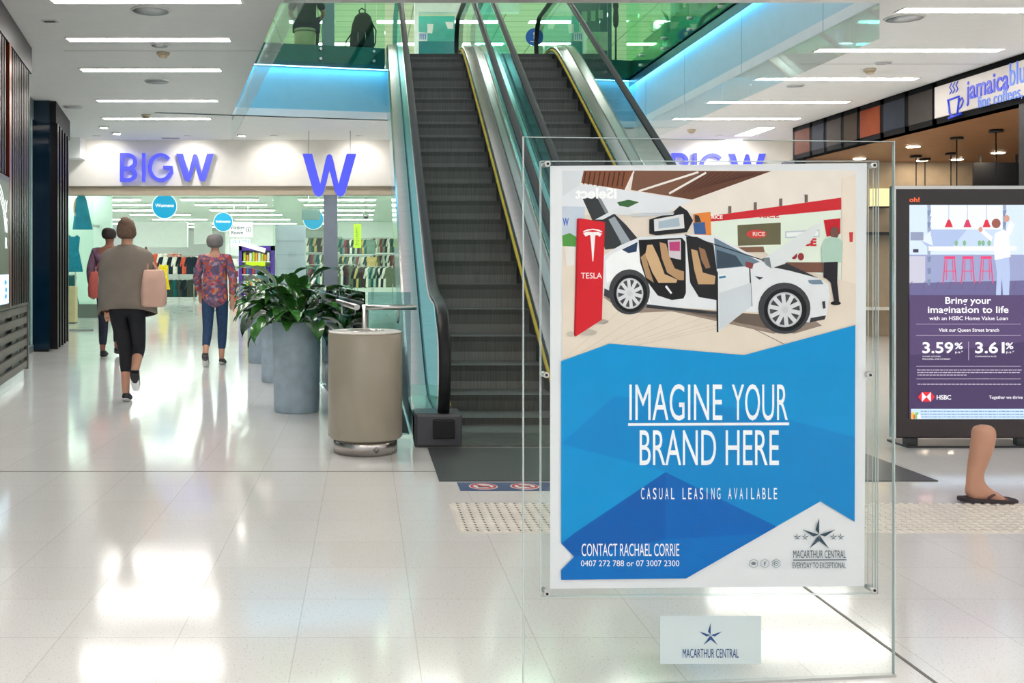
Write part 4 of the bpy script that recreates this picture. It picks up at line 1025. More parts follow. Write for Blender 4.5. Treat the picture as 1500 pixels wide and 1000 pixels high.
def person(label, loc, rz, H, pose, top, trousers, hairm, skinm, shoes=((30, 30, 34), (230, 230, 230)), hair='bob', topkind='blouse', ankle=0.10, wide=1.0, hem=.80):
    """stands facing local +y; pose gives elbows, wrists, knees, ankles for left and right"""
    root = thing('person', label, 'person', loc)
    s = H/1.70
    M = Matrix.Translation(loc)@Matrix.Rotation(rz, 4, 'Z')@Matrix.Scale(s, 4)
    pv = (0, 0, .93); w_ = (0, .0, 1.08); ch = (0, .01, 1.26); up = (0, .0, 1.38); nk = (0, .005, 1.46); n2 = (0, .012, 1.50); h0 = (0, .022, 1.555); h1 = (0, .02, 1.61); h2 = (0, .012, 1.655)
    chains = [[(pv, .15*wide, .105), (w_, .125*wide, .095), (ch, .15*wide, .105), (up, .135*wide, .085), (nk, .056, .058), (n2, .05, .052), (h0, .062, .078), (h1, .075, .092), (h2, .062, .078)]]
    for sd, A_ in ((-1, pose['armL']), (1, pose['armR'])):
        sh = (sd*.165*wide, 0, 1.395); el, wr = A_
        dv = (Vector(wr)-Vector(el)).normalized()
        kn = tuple(Vector(wr)+dv*.085)
        chains.append([(up, .135*wide, .085), (sh, .052, .05), (el, .04, .04), (wr, .026, .02), (kn, .036, .018)])
        side = dv.cross(Vector((0, 1, 0))).normalized()
        for q, (o_, L) in enumerate(((-.027, .062), (-.009, .075), (.009, .07), (.027, .055))):
            a = Vector(kn)+side*o_; b = a+dv*L*.55+Vector((0, .012, 0)); c_ = a+dv*L+Vector((0, .03, 0))
            chains.append([(kn, .036, .018), (tuple(a+dv*.012), .0095, .0095), (tuple(b), .0088, .0088), (tuple(c_), .0075, .0075)])
        tb = Vector(wr)+dv*.03+Vector((0, .025, 0))
        chains.append([(wr, .026, .02), (tuple(tb), .011, .011), (tuple(tb+dv*.04+Vector((0, .02, 0))), .0095, .0095)])
    for sd, Lg in ((-1, pose['legL']), (1, pose['legR'])):
        hp = (sd*.085, 0, .88); kn, an, toe = Lg
        chains.append([(pv, .15*wide, .105), (hp, .085, .085), (kn, .055, .058), (tuple((Vector(kn)*.55+Vector(an)*.45)), .05, .052), (an, .034, .036), (toe, .034, .022)])
    body = skin_obj('body', chains, skinm, root, 2, extra=[((-.078, .01, 1.595), (.012, .02, .03)), ((.078, .01, 1.595), (.012, .02, .03)), ((0, .122, 1.585), (.014, .02, .022)), ((-.03, .108, 1.61), (.012, .008, .007)), ((.03, .108, 1.61), (.012, .008, .007)), ((0, .108, 1.548), (.024, .009, .007))], M=M)
    # trousers
    tc = []
    for sd, Lg in ((-1, pose['legL']), (1, pose['legR'])):
        kn, an, toe = Lg; hp = (sd*.088, 0, .86); cuff = tuple(Vector(an)+(Vector(kn)-Vector(an)).normalized()*ankle)
        mid = tuple(Vector(kn)*.5+Vector(cuff)*.5)
        tc.append([((0, 0, .95), .16*wide, .115), (hp, .098, .1), (kn, .066, .07), (mid, .06, .064), (cuff, .046, .05)])
    tc.append([((0, 0, .95), .16*wide, .115), ((0, 0, 1.02), .15*wide, .11)])
    skin_obj('trousers', tc, trousers, root, 2, M=M)
    # shoes
    m_up = mat('shoe_%d_%d_%d' % shoes[0], shoes[0], 0.6); m_so = mat('sole_%d_%d_%d' % shoes[1], shoes[1], 0.6)
    for sd, Lg in ((-1, pose['legL']), (1, pose['legR'])):
        kn, an, toe = [Vector(q) for q in Lg]
        dr = (toe-an); 
        heel = an-(dr.normalized()*.05)+Vector((0, 0, -.045))
        mid = (an+toe)/2+Vector((0, 0, -.015)); tip = toe+dr.normalized()*.05
        o = skin_obj('shoe', [[(tuple(an+Vector((0, 0, .02))), .042, .046), (tuple(an+Vector((0, 0, -.025))), .045, .05), (tuple(mid), .045, .036), (tuple(toe), .047, .03), (tuple(tip), .036, .02)], [(tuple(an+Vector((0, 0, -.025))), .045, .05), (tuple(heel), .04, .035)]], m_up, root, 2, M=M)
        skin_obj('sole', [[(tuple(heel+Vector((0, 0, -.024))), .042, .012), (tuple(mid+Vector((0, 0, -.042))), .045, .012), (tuple(tip+Vector((0, 0, -.022))), .036, .01)]], m_so, o, 1, M=M)
    # top
    if topkind == 'blouse':
        tt = [[((0, 0, hem), .20*wide, .15), ((0, 0, .95), .185*wide, .14), ((0, 0, 1.08), .165*wide, .125), (ch, .175*wide, .13), ((0, 0, 1.375), .15*wide, .10), ((0, .003, 1.44), .072, .07)]]
        for sd, A_ in ((-1, pose['armL']), (1, pose['armR'])):
            el, wr = A_; cu = tuple(Vector(el)*.12+Vector(wr)*.88)
            tt.append([((0, 0, 1.375), .15*wide, .10), (((sd*.17*wide), 0, 1.39), .068, .066), (el, .06, .06), (cu, .05, .05)])
        skin_obj('blouse', tt, top, root, 2, M=M)
    else:
        v = MB(); n = 28
        prof = [(1.485, .066, .068), (1.465, .12, .095), (1.44, .19, .115), (1.40, .237, .13), (1.32, .258, .14), (1.22, .266, .148), (1.08, .272, .158), (.95, .275, .165), (.84, .28, .17), (.835, .26, .155)]
        for (z, a, b) in prof:
            for j in range(n):
                q = 2*math.pi*j/n; rr = 1+.035*math.cos(5*q+z*6)*(1.45-z)/.6
                dz = -.05*math.sin(q)*max(0, (1.0-z))/.16 if z < 1.0 else 0
                v.v.append(M@Vector((a*rr*math.cos(q), b*rr*math.sin(q), z+dz)))
        for i in range(len(prof)-1):
            for j in range(n): v.f.append((i*n+j, i*n+(j+1) % n, (i+1)*n+(j+1) % n, (i+1)*n+j)); v.m.append(0); v.s.append(True)
        v.build('poncho', top, root)
    # hair
    if hair == 'bob':
        hb = [[((0, -.015, 1.515), .095, .085), ((0, -.012, 1.59), .125, .12), ((0, -.004, 1.655), .12, .115), ((0, .005, 1.70), .08, .08)]]
    elif hair == 'bun':
        hb = [[((0, -.035, 1.53), .085, .06), ((0, -.016, 1.60), .112, .105), ((0, -.006, 1.66), .105, .105), ((0, -.01, 1.70), .07, .07)], [((0, -.006, 1.66), .105, .105), ((0, -.09, 1.70), .05, .05), ((0, -.125, 1.72), .045, .045)]]
    else:
        hb = [[((0, -.035, 1.545), .085, .06), ((0, -.016, 1.61), .108, .105), ((0, -.004, 1.665), .10, .105), ((0, .005, 1.695), .07, .075)]]
    skin_obj('hair', hb, hairm, root, 2, M=M)
    return root, M
walkA = dict(armL=((-.24, .02, 1.13), (-.22, .16, .92)), armR=((.24, -.05, 1.13), (.23, -.02, .88)),
             legL=((-.09, -.03, .48), (-.085, -.27, .16), (-.085, -.20, .045)), legR=((.085, .08, .48), (.075, .07, .085), (.085, .20, .03)))
r1, M1 = person('grey-haired woman in a floral purple and orange blouse and blue jeans walking into the store', (-1.90, 12.95, 0), 0.0, 1.655, walkA, floral(), m_jean, mat('grey_hair', (128, 122, 122), 0.7, var=0.2, scale=60, stretch=(3, 3, .4)), m_skin, ((70, 66, 70), (224, 222, 220)), 'bob', hem=.73)
walkB = dict(armL=((-.235, -.04, 1.13), (-.2, .02, .90)), armR=((.235, .02, 1.13), (.2, .13, .95)),
             legR=((.10, .07, .50), (.11, -.20, .30), (.11, -.15, .185)), legL=((-.02, .05, .48), (-.01, 0.0, .085), (-.01, .13, .03)))
r2, M2 = person('woman in a loose taupe poncho top and black leggings walking away with a blush bag', (-2.20, 9.45, 0), 0.05, 1.66, walkB, mat('taupe_knit', (128, 118, 108), 0.9, var=0.1), m_legg, mat('brown_hair', (112, 86, 70), 0.6, var=0.2, scale=60), m_skin, ((40, 40, 44), (236, 236, 236)), 'bun', 'poncho', ankle=0.17)
walkC = dict(armL=((-.25, -.02, 1.13), (-.25, .06, .90)), armR=((.25, .0, 1.13), (.24, .08, .90)),
             legL=((-.085, .03, .48), (-.08, -.03, .085), (-.085, .10, .03)), legR=((.09, .10, .50), (.095, .02, .12), (.095, .14, .07)))
r3, M3 = person('short-haired man in a mauve patterned shirt and dark jeans ahead of the woman in taupe', (-3.55, 14.2, 0), -0.05, 1.78, walkC, mat('mauve_shirt', (126, 92, 116), 0.8, var=0.3, scale=14), m_jean2, mat('dark_hair', (46, 36, 34), 0.6, var=0.2, scale=60), m_skin2, ((34, 32, 36), (60, 58, 60)), 'short', wide=1.1, ankle=.05)
def bag(label, c, sz, m, rz, strap):
    t = thing('shoulder_bag', label, 'bag', c)
    v = MB(); n = 20; prof = [(0, .72, .75), (.06, .95, 1), (.35, 1, 1), (.7, .9, .7), (.95, .78, .35), (1, .7, .2)]
    Rz = Matrix.Rotation(rz, 3, 'Z')
    for (k, a, b) in prof:
        for j in range(n):
            q = 2*math.pi*j/n; cx = math.copysign(abs(math.cos(q))**.6, math.cos(q)); sy = math.copysign(abs(math.sin(q))**.6, math.sin(q))
            v.v.append(Vector(c)+Rz@Vector((sz[0]/2*a*cx, sz[1]/2*b*sy, sz[2]*k)))
    for i in range(len(prof)-1):
        for j in range(n): v.f.append((i*n+j, i*n+(j+1) % n, (i+1)*n+(j+1) % n, (i+1)*n+j)); v.m.append(0); v.s.append(True)
    v.f.append(list(range(n))); v.m.append(0); v.s.append(False); v.f.append([(len(prof)-1)*n+j for j in range(n)]); v.m.append(0); v.s.append(False)
    v.build('body', m, t)
    s = MB()
    if strap:
        s.tube(strap, .011, 6); s.build('strap', m, t)
bag('soft blush shoulder bag hanging at the right hip of the woman in taupe', (-1.93, 9.35, .88), (.24, .13, .34), mat('blush_leather', (206, 168, 150), 0.6, var=0.1), .25,
    [(-1.99, 9.36, 1.18), (-2.0, 9.41, 1.34), (-2.03, 9.47, 1.425), (-1.97, 9.44, 1.30), (-1.88, 9.38, 1.17)])
bag('red shopping bag carried at the right side of the man in mauve', (-3.62, 13.93, .82), (.30, .16, .36), mat('red_bag', (190, 92, 84), 0.6, var=0.1), 0.1,
    [(-3.70, 13.93, 1.14), (-3.62, 13.95, 1.30), (-3.54, 13.93, 1.14)])
# passer-by beside the information kiosk: the one sandalled leg that shows
t = thing('person', 'bare leg of a passer-by stepping in a dark sandal before the lit kiosk', 'person', (3.22, 5.42, 0))
yk = 5.42
def K(px, py, dy=0): return tuple(P(px, py, yk)+Vector((0, dy, 0)))
leg = [[(K(1440, 620), .058, .062), (K(1442, 640), .06, .066), (K(1436, 664), .052, .058), (K(1428, 692), .038, .044), (K(1426, 710), .036, .042), (K(1428, 722), .04, .04)],
       [(K(1428, 722), .04, .04), (K(1418, 728), .034, .034)], [(K(1428, 722), .04, .04), (K(1444, 725), .036, .042), (K(1458, 730), .022, .046)]]
for q in range(5):
    oy = -.045+q*.022
    leg.append([(K(1458, 730), .022, .046), (K(1468, 732.5, oy), .011, .011), (K(1478-abs(q-1.2)*2, 735, oy), .0085, .0085)])
skin_obj('leg', leg, mat('tan_skin', (196, 146, 122), 0.5, var=0.05), t, 2)
so = MB(); pts = [(1404, -.02), (1408, -.04), (1425, -.045), (1450, -.055), (1472, -.06), (1484, -.045), (1487, 0), (1484, .04), (1470, .06), (1450, .05), (1425, .04), (1408, .035), (1404, .015)]
so.hexa([(XP(px, yk), yk+dy, 0.006 if px > 1430 else .012) for px, dy in pts], [(XP(px, yk), yk+dy, 0.022 if px > 1430 else .03) for px, dy in pts])
so.build('sandal_sole', mat('sandal_rubber', (54, 44, 46), 0.7), t)
MB().tube([K(1440, 727, -.05), K(1450, 722, -.035), K(1464, 729, -.0), K(1450, 721, .035), K(1440, 727, .05)], .007, 6).build('sandal_strap', mat('sandal_strap', (88, 62, 64), 0.6), t)
# ------------------------------------------------------------------ advertising stand
SA = Vector((.4612, 3.01, 0)); SB = Vector((1.615, 3.125, 0)); SU = (SB-SA).normalized(); SN = Vector((SU.y, -SU.x, 0))   # SN points to the viewer
m_clear = glass('clear_glass', (0.975, 0.99, 0.985), 0.15); m_acr = glass('clear_acrylic', (0.975, 0.985, 0.985), 0.16)
m_gedge = mat('glass_edge', (186, 200, 200), 0.1, 0, 0.8, var=0.03)
def S(px, py, off=0.0):
    """where the sight line of a poster measurement meets the plane `off` in front of the glass"""
    d_ = Vector(((px-HX)/F, 1.0, -(py-HY)/F)); o_ = Vector((0, 0, CH)); p0 = SA+SN*off
    k = (p0-o_).dot(SN)/d_.dot(SN); return o_+d_*k
stand = thing('advertising_stand', 'clear glass stand holding the large blue and white poster in an acrylic frame', 'stand', (SA+SB)/2)
GH = 1.632
def slabst(mb, s0, s1, z0, z1, o0, o1, mi=0):
    a, b = SA+SU*s0, SA+SU*s1
    mb.hexa([(p.x, p.y, z0) for p in (a+SN*o0, b+SN*o0, b+SN*o1, a+SN*o1)], [(p.x, p.y, z1) for p in (a+SN*o0, b+SN*o0, b+SN*o1, a+SN*o1)], mi)
LS = (SB-SA).length
g = MB(); slabst(g, .004, LS-.004, 0.008, GH-.003, -.006, .006); g.build('glass_panel', m_clear, stand)
g = MB(); slabst(g, .002, .004, 0.008, GH, -.006, .006); slabst(g, LS-.004, LS-.002, 0.008, GH, -.006, .006); slabst(g, .002, LS-.002, GH-.003, GH-.0015, -.006, .006); g.build('glass_edge', m_gedge, stand)
g = MB(); slabst(g, 0, LS, 0, .008, -.010, .010); g.build('base_channel', mat('base_alu', (190, 192, 190), 0.3, 0.8), stand)
def quadS(px0, py0, px1, py1, off): return [S(px0, py0, off), S(px1, py0, off), S(px1, py1, off), S(px0, py1, off)]
def sheet(name, px0, py0, px1, py1, o0, o1, m, parent, corners=None):
    c_ = corners or [(px0, py0), (px1, py0), (px1, py1), (px0, py1)]
    fr = [S(a, b, o1) for a, b in c_]; bkk = [p-SN*(o1-o0) for p in fr]
    return MB().hexa(bkk, fr).build(name, m, parent)
sheet('acrylic_sheet', 0, 0, 0, 0, .022, .026, m_acr, stand, [(793, 236), (1287, 236), (1286, 870), (793, 874)])
sheet('acrylic_sheet', 0, 0, 0, 0, .034, .038, m_acr, stand, [(793, 236), (1287, 236), (1286, 870), (793, 874)])
e = MB()
cor = [(793, 236), (1287, 236), (1286, 870), (793, 874)]
for i in range(4):
    a, b = cor[i], cor[(i+1) % 4]
    for (o0, o1) in ((.022, .026), (.034, .038)):
        p, q = S(*a, .038), S(*b, .038); w_ = ((p+q)/2-(S(*cor[0], .038)+S(*cor[2], .038))/2).normalized()*.0012
        e.hexa([p-SN*(.038-o0), q-SN*(.038-o0), q+w_-SN*(.038-o0), p+w_-SN*(.038-o0)], [p-SN*(.038-o1), q-SN*(.038-o1), q+w_-SN*(.038-o1), p+w_-SN*(.038-o1)])
e.build('acrylic_edge', m_gedge, stand)
for px, py in ((802, 240), (1280, 242), (800, 549), (1274, 549), (801, 869), (1280, 864)):
    c_ = S(px, py, .04)
    b = MB().tube([c_-SN*.036, c_+SN*.004], .0085, 14); o = b.build('standoff_bolt', m_steel2, stand)
    MB().tube([c_+SN*.004, c_+SN*.0055], .0045, 6).build('socket', m_black, o)
# right side struts of the acrylic pocket
e = MB()
for px in (1272, 1279): 
    p, q = S(px, 246, .030), S(px-1, 862, .030); e.tube([p, q], .0012, 5)
e.build('pocket_seam', m_gedge, stand)
# name plate on the glass below
pl = sheet('name_plate', 0, 0, 0, 0, .006, .010, mat('plate_silver', (198, 212, 214), 0.35, 0.1, var=0.02), stand, [(967, 902), (1115, 902), (1115, 972), (967, 972)])
m_navyink = mat('print_navy', (30, 72, 130), 0.5, var=0.02)
def star(cx, cy, r, off, mb, mi=0):
    """five-pointed faceted star of dark blades"""
    A5 = [math.pi/2+2*math.pi*i/5 for i in range(5)]
    for i, a in enumerate(A5):
        tip = (cx+r*math.cos(a), cy-r*math.sin(a)); b1 = a+math.pi/5 if i in (0, 1, 2) else a-math.pi/5
        inn = (cx+r*.36*math.cos(b1), cy-r*.36*math.sin(b1)); base = (cx+r*.03*math.cos(a), cy-r*.03*math.sin(a))
        b2 = a-math.pi/5 if i in (0, 1, 2) else a+math.pi/5
        inn2 = (cx+r*.09*math.cos(b2), cy-r*.09*math.sin(b2))
        mb.add([S(*tip, off), S(*inn, off), S(*base, off)], [(0, 1, 2)], mi)
def txtS(mb, s, x0, x1, y, h, off, mi=0, bold=0.0, mirror=False):
    fit_text(mb, s, x0, x1, 0.0, h, lambda a, b, c: S(a, y-b, off), mi, bold, 0.0, mirror)
f = MB(); star(1041, 930, 18, .0112, f); txtS(f, 'MACARTHUR CENTRAL', 1000, 1082, 963, 13, .0112); f.build('lettering', m_navyink, pl)

# ---- the printed poster held in the acrylic
PO = .027
poster = thing('poster', 'large poster with a white car photo above a bright blue leasing advertisement', 'poster', S(1038, 862, PO))
sheet('sheet', 0, 0, 0, 0, PO-.0015, PO, mat('poster_paper', (226, 228, 231), 0.5, var=0.01), poster, [(806, 243), (1270, 239), (1266, 858), (806, 862)])
def pm(c): return mat('ink_%d_%d_%d' % c, c, 0.45, spec=0.12, var=0.03, scale=15)
class PR:
    """flat print layers; each polygon a hair above the one before"""
    def __init__(s, conv, off0, step, mf): s.mb = MB(); s.mats = []; s.conv = conv; s.off = off0; s.step = step; s.mf = mf
    def mi(s, c):
        if c not in s.mats: s.mats.append(c)
        return s.mats.index(c)
    def poly(s, c, pts):
        s.off += s.step; s.mb.add([s.conv(a, b, s.off) for a, b in pts], [tuple(range(len(pts)))], s.mi(c))
    def ell(s, c, cx, cy, rx, ry, n=28): s.poly(c, [(cx+rx*math.cos(2*math.pi*i/n), cy+ry*math.sin(2*math.pi*i/n)) for i in range(n)])
    def line(s, c, x0, y0, x1, y1, w):
        L = math.hypot(x1-x0, y1-y0); nx, ny = -(y1-y0)/L*w/2, (x1-x0)/L*w/2
        s.poly(c, [(x0+nx, y0+ny), (x1+nx, y1+ny), (x1-nx, y1-ny), (x0-nx, y0-ny)])
    def text(s, c, t, x0, x1, y, h, bold=0.0, mirror=False):
        s.off += s.step; o = s.off; fit_text(s.mb, t, x0, x1, 0.0, h, lambda a, b, c_: s.conv(a, y-b, o), s.mi(c), bold, 0.0, mirror)
    def build(s, name, parent): return s.mb.build(name, [s.mf(c) for c in s.mats], parent)
ZK = 2.679
pr = PR(lambda a, b, o: S(760+a/ZK, 190+b/ZK, o), PO+.0001, .000025, pm)
q = pr.poly
q((226, 212, 198), [(170, 160), (1322, 160), (1322, 770), (890, 884), (360, 842), (170, 905)])
q((236, 226, 216), [(170, 160), (1322, 160), (1322, 270), (715, 350), (170, 330)])
q((214, 218, 224), [(170, 160), (262, 160), (215, 260), (170, 275)])
q((130, 78, 52), [(255, 160), (452, 160), (415, 236), (244, 208)])
for i in range(9): pr.line((74, 44, 30), 262+i*19, 166, 252+i*19, 222, 5)
q((122, 84, 66), [(452, 160), (992, 162), (680, 274), (440, 236)])
q((104, 66, 50), [(720, 164), (992, 162), (680, 274), (600, 260)])
for i in range(10): pr.line((84, 50, 38), 740+i*24, 168, 640+i*22, 250-i*6, 4)
pr.line((240, 232, 226), 470, 241, 705, 166, 8); pr.line((240, 232, 226), 590, 250, 735, 168, 8); pr.line((240, 232, 226), 418, 236, 452, 162, 6)
q((226, 228, 234), [(170, 262), (244, 212), (440, 240), (680, 276), (570, 330), (300, 318), (170, 305)])
q((196, 206, 220), [(170, 300), (260, 302), (250, 430), (170, 440)])
pr.text((60, 96, 190), 'W', 172, 196, 376, 30, .03)
q((58, 60, 62), [(250, 270), (305, 262), (410, 462), (340, 470)])
q((132, 136, 140), [(305, 262), (318, 262), (425, 455), (410, 462)])
q((58, 104, 58), [(385, 285), (430, 274), (472, 284), (430, 304), (395, 298)])
pr.text((252, 252, 255), 'iSelect', 222, 384, 268, 40, .03, mirror=True)
q((84, 150, 70), [(170, 415), (200, 405), (226, 420), (224, 458), (172, 456)])
q((232, 226, 222), [(180, 458), (222, 458), (220, 540), (188, 538)])
q((226, 236, 222), [(715, 360), (1265, 310), (1265, 590), (1040, 530), (950, 470), (715, 430)])
q((206, 40, 48), [(690, 332), (740, 340), (1265, 266), (1265, 313), (715, 364)])
for i in range(4): q((120, 100, 96), [(822+i*100, 300-i*15), (834+i*100, 299-i*15), (834+i*100, 326-i*14), (822+i*100, 328-i*14)])
pr.text((250, 236, 232), 'RICE', 756, 800, 349, 14, .03); pr.text((206, 60, 66), 'RICE', 945, 1022, 345, 15, .03)
q((230, 134, 60), [(684, 330), (752, 322), (758, 470), (760, 505), (735, 500), (690, 408)]); q((60, 96, 150), [(684, 366), (730, 362), (735, 410), (690, 410)])
q((106, 100, 74), [(858, 374), (1028, 364), (1028, 450), (860, 455)])
pr.ell((206, 66, 60), 933, 409, 40, 17); pr.text((244, 216, 206), 'RICE', 918, 966, 416, 15, .02)
q((190, 200, 210), [(1045, 398), (1180, 392), (1180, 420), (1045, 425)]); q((240, 244, 244), [(1050, 403), (1176, 397), (1176, 416), (1050, 420)])
pr.text((206, 40, 48), 'CE', 1112, 1168, 454, 28, .06)
q((200, 30, 44), [(1196, 354), (1262, 347), (1262, 408), (1208, 420)])
q((132, 96, 76), [(850, 462), (960, 458), (965, 480), (860, 480)]); q((120, 80, 66), [(1045, 520), (1195, 520), (1195, 560), (1050, 556)])
pr.ell((150, 50, 56), 1080, 492, 13, 16); pr.ell((150, 50, 56), 1107, 498, 12, 15)
q((236, 222, 206), [(1268, 188), (1322, 178), (1322, 612), (1268, 604)]); q((210, 60, 60), [(1296, 402), (1312, 402), (1310, 440), (1298, 440)])
q((228, 214, 198), [(170, 540), (340, 500), (1000, 560), (1265, 590), (1322, 604), (1322, 770), (890, 884), (360, 842), (170, 905)])
for i in range(8): pr.line((206, 190, 172), 170+i*40, 905-i*8, 420+i*110, 690, 1.5)
pr.line((110, 96, 86), 880, 760, 1040, 840, 2.5)
# car
q((150, 132, 120), [(330, 655), (520, 690), (780, 720), (960, 760), (1080, 800), (1190, 768), (1150, 740), (1000, 800), (600, 712), (420, 720)])
q((54, 56, 62), [(318, 352), (372, 326), (420, 372), (468, 428), (440, 444), (400, 442), (352, 352)]); q((222, 226, 230), [(300, 352), (392, 304), (430, 306), (460, 332), (420, 336), (372, 330), (330, 352)])
q((156, 164, 172), [(352, 352), (376, 340), (440, 440), (404, 446)])
q((228, 230, 234), [(328, 520), (336, 490), (400, 452), (478, 420), (650, 410), (764, 414), (852, 456), (950, 516), (1062, 546), (1180, 584), (1214, 606), (1220, 650), (1206, 736), (1140, 756), (940, 716), (500, 690), (372, 668), (330, 640)])
q((246, 246, 248), [(340, 515), (360, 490), (460, 440), (470, 470), (520, 690), (470, 600), (400, 570), (345, 600)])
q((40, 62, 92), [(404, 470), (466, 440), (462, 478), (430, 484)])
q((60, 62, 66), [(336, 622), (372, 640), (378, 672), (334, 652)])
q((34, 34, 38), [(512, 352), (606, 322), (632, 298), (662, 318), (684, 356), (660, 402), (540, 414), (512, 408)]); q((222, 222, 222), [(530, 352), (646, 330), (650, 386), (532, 398)]); q((170, 186, 200), [(548, 360), (628, 344), (632, 378), (548, 388)])
q((54, 56, 60), [(690, 334), (706, 336), (716, 362), (692, 364)]); q((200, 204, 208), [(440, 330), (610, 324), (606, 334), (446, 342)])
q((28, 26, 28), [(470, 432), (640, 424), (654, 440), (656, 640), (646, 662), (600, 668), (545, 650), (500, 590), (476, 520)])
q((206, 196, 204), [(584, 432), (636, 430), (636, 510), (590, 500)]); q((190, 66, 120), [(590, 440), (632, 438), (632, 476), (592, 474)])
q((176, 140, 104), [(478, 500), (496, 484), (510, 540), (530, 600), (500, 580)])
q((208, 172, 132), [(504, 452), (524, 450), (548, 500), (572, 566), (622, 588), (618, 600), (548, 600), (524, 560), (496, 490)]); q((184, 146, 108), [(552, 440), (578, 448), (592, 500), (612, 544), (648, 556), (648, 590), (628, 590), (582, 560), (560, 500)])
q((240, 240, 242), [(580, 610), (602, 640), (596, 644), (574, 616)])
q((36, 34, 36), [(656, 418), (700, 420), (764, 452), (778, 560), (776, 668), (706, 656), (672, 600)])
q((196, 158, 118), [(676, 468), (700, 474), (722, 560), (772, 574), (768, 606), (704, 606), (688, 548)]); q((150, 112, 82), [(706, 460), (730, 470), (752, 540), (734, 545), (716, 510)])
q((110, 132, 150), [(766, 424), (850, 458), (946, 518), (890, 536), (776, 546)]); q((60, 76, 90), [(776, 470), (852, 494), (880, 534), (778, 544)]); pr.line((226, 228, 232), 764, 416, 952, 516, 9); pr.line((40, 42, 46), 652, 412, 960, 512, 4)
q((140, 70, 70), [(890, 516), (922, 524), (916, 546), (890, 538)])
q((224, 228, 230), [(958, 506), (1150, 380), (1186, 366), (1150, 432), (1052, 520), (992, 544)]); q((52, 52, 56), [(1000, 540), (1052, 524), (1176, 582), (1060, 552)]); q((120, 128, 136), [(956, 504), (984, 500), (992, 544), (970, 530)])
q((226, 230, 234), [(780, 556), (904, 542), (914, 690), (784, 792), (776, 720)]); pr.line((34, 34, 38), 778, 556, 780, 794, 7); pr.line((40, 40, 44), 906, 542, 914, 692, 5); pr.line((50, 120, 160), 786, 580, 812, 576, 8); q((206, 212, 218), [(786, 640), (910, 600), (914, 690), (786, 788)])
q((44, 60, 72), [(926, 574), (960, 580), (944, 588)])
q((52, 56, 60), [(500, 684), (776, 716), (776, 724), (500, 698)])
q((120, 142, 160), [(1118, 590), (1186, 588), (1196, 606), (1150, 606)]); q((60, 60, 64), [(1146, 738), (1206, 728), (1200, 744), (1140, 756)]); q((60, 60, 64), [(1190, 674), (1202, 672), (1204, 700), (1194, 702)])
def wheel(cx, cy, rx, ry, n):
    pr.ell((66, 66, 70), cx-4, cy-6, rx*1.22, ry*1.2); pr.ell((22, 22, 24), cx, cy, rx, ry); pr.ell((192, 192, 196), cx-2, cy, rx*.80, ry*.82); pr.ell((70, 70, 74), cx-2, cy, rx*.70, ry*.72)
    for i in range(n):
        a = 2*math.pi*i/n+.2
        q((218, 218, 222), [(cx-2+rx*.12*math.cos(a+.9), cy+ry*.12*math.sin(a+.9)), (cx-2+rx*.74*math.cos(a+.13), cy+ry*.76*math.sin(a+.13)), (cx-2+rx*.74*math.cos(a-.13), cy+ry*.76*math.sin(a-.13)), (cx-2+rx*.12*math.cos(a-.9), cy+ry*.12*math.sin(a-.9))])
    pr.ell((206, 206, 210), cx-2, cy, rx*.16, ry*.16)
wheel(438, 642, 66, 74, 10); wheel(1046, 706, 84, 84, 10)
q((228, 230, 234), [(1100, 585), (1135, 590), (1150, 640), (1122, 620)])
# red pylon
pr.ell((186, 176, 164), 262, 794, 44, 12); pr.ell((170, 160, 150), 322, 752, 30, 9); pr.ell((200, 190, 178), 204, 800, 18, 9)
q((170, 20, 34), [(228, 350), (238, 347), (224, 812), (216, 806)]); q((212, 32, 44), [(236, 347), (338, 362), (326, 745), (222, 812)])
wv = (248, 240, 240)
q(wv, [(252, 398), (268, 391), (290, 388), (312, 391), (328, 399), (326, 403), (308, 396), (290, 393), (270, 396), (254, 402)])
q(wv, [(252, 405), (272, 399), (290, 402), (310, 400), (326, 407), (318, 420), (306, 412), (300, 415), (292, 516), (289, 516), (281, 415), (276, 412), (262, 419)])
pr.text(wv, 'TESLA', 244, 326, 583, 22)
# walking figure in the print
pr.ell((120, 84, 74), 1239, 404, 17, 24); q((176, 206, 190), [(1200, 430), (1226, 420), (1256, 424), (1272, 440), (1268, 520), (1192, 522), (1186, 470)]); q((40, 36, 42), [(1196, 520), (1252, 518), (1250, 600), (1258, 676), (1238, 676), (1224, 600), (1208, 584), (1196, 580)]); pr.ell((30, 26, 30), 1244, 680, 20, 8)
pr.build('car_photograph', poster)
bl = PR(S, PO+.0042, .00004, pm)
q = bl.poly
q((0, 146, 212), [(822, 529), (893, 503), (1090, 520), (1253, 476), (1252, 764), (1202, 734), (1005, 847), (822, 849), (822, 835), (841, 815), (822, 795)])
q((0, 134, 204), [(822, 650), (975, 690), (1135, 770), (1202, 734), (1252, 764), (1252, 640), (1100, 600), (900, 580)])
q((0, 110, 192), [(822, 795), (842, 780), (975, 691), (1138, 771), (1005, 847), (822, 849), (822, 835), (841, 815)])
q((0, 92, 176), [(842, 780), (975, 691), (975, 790), (841, 815), (824, 797)])
q((0, 100, 184), [(975, 691), (1138, 771), (1120, 781), (975, 790)])
bl.build('blue_shapes', poster)
w = (246, 248, 252)
tx = PR(S, PO+.0049, .00002, pm)
tx.text(w, 'IMAGINE', 922, 1058, 615, 52, 0); tx.text(w, 'YOUR', 1072, 1154, 615, 52, 0); tx.poly(w, [(920, 619.5), (1156, 618.5), (1156, 622.5), (920, 623.5)])
tx.text(w, 'BRAND', 937, 1049, 681, 51, 0); tx.text(w, 'HERE', 1063, 1141, 681, 51, 0); tx.build('headline', poster)
tx = PR(S, PO+.0050, .00002, pm)
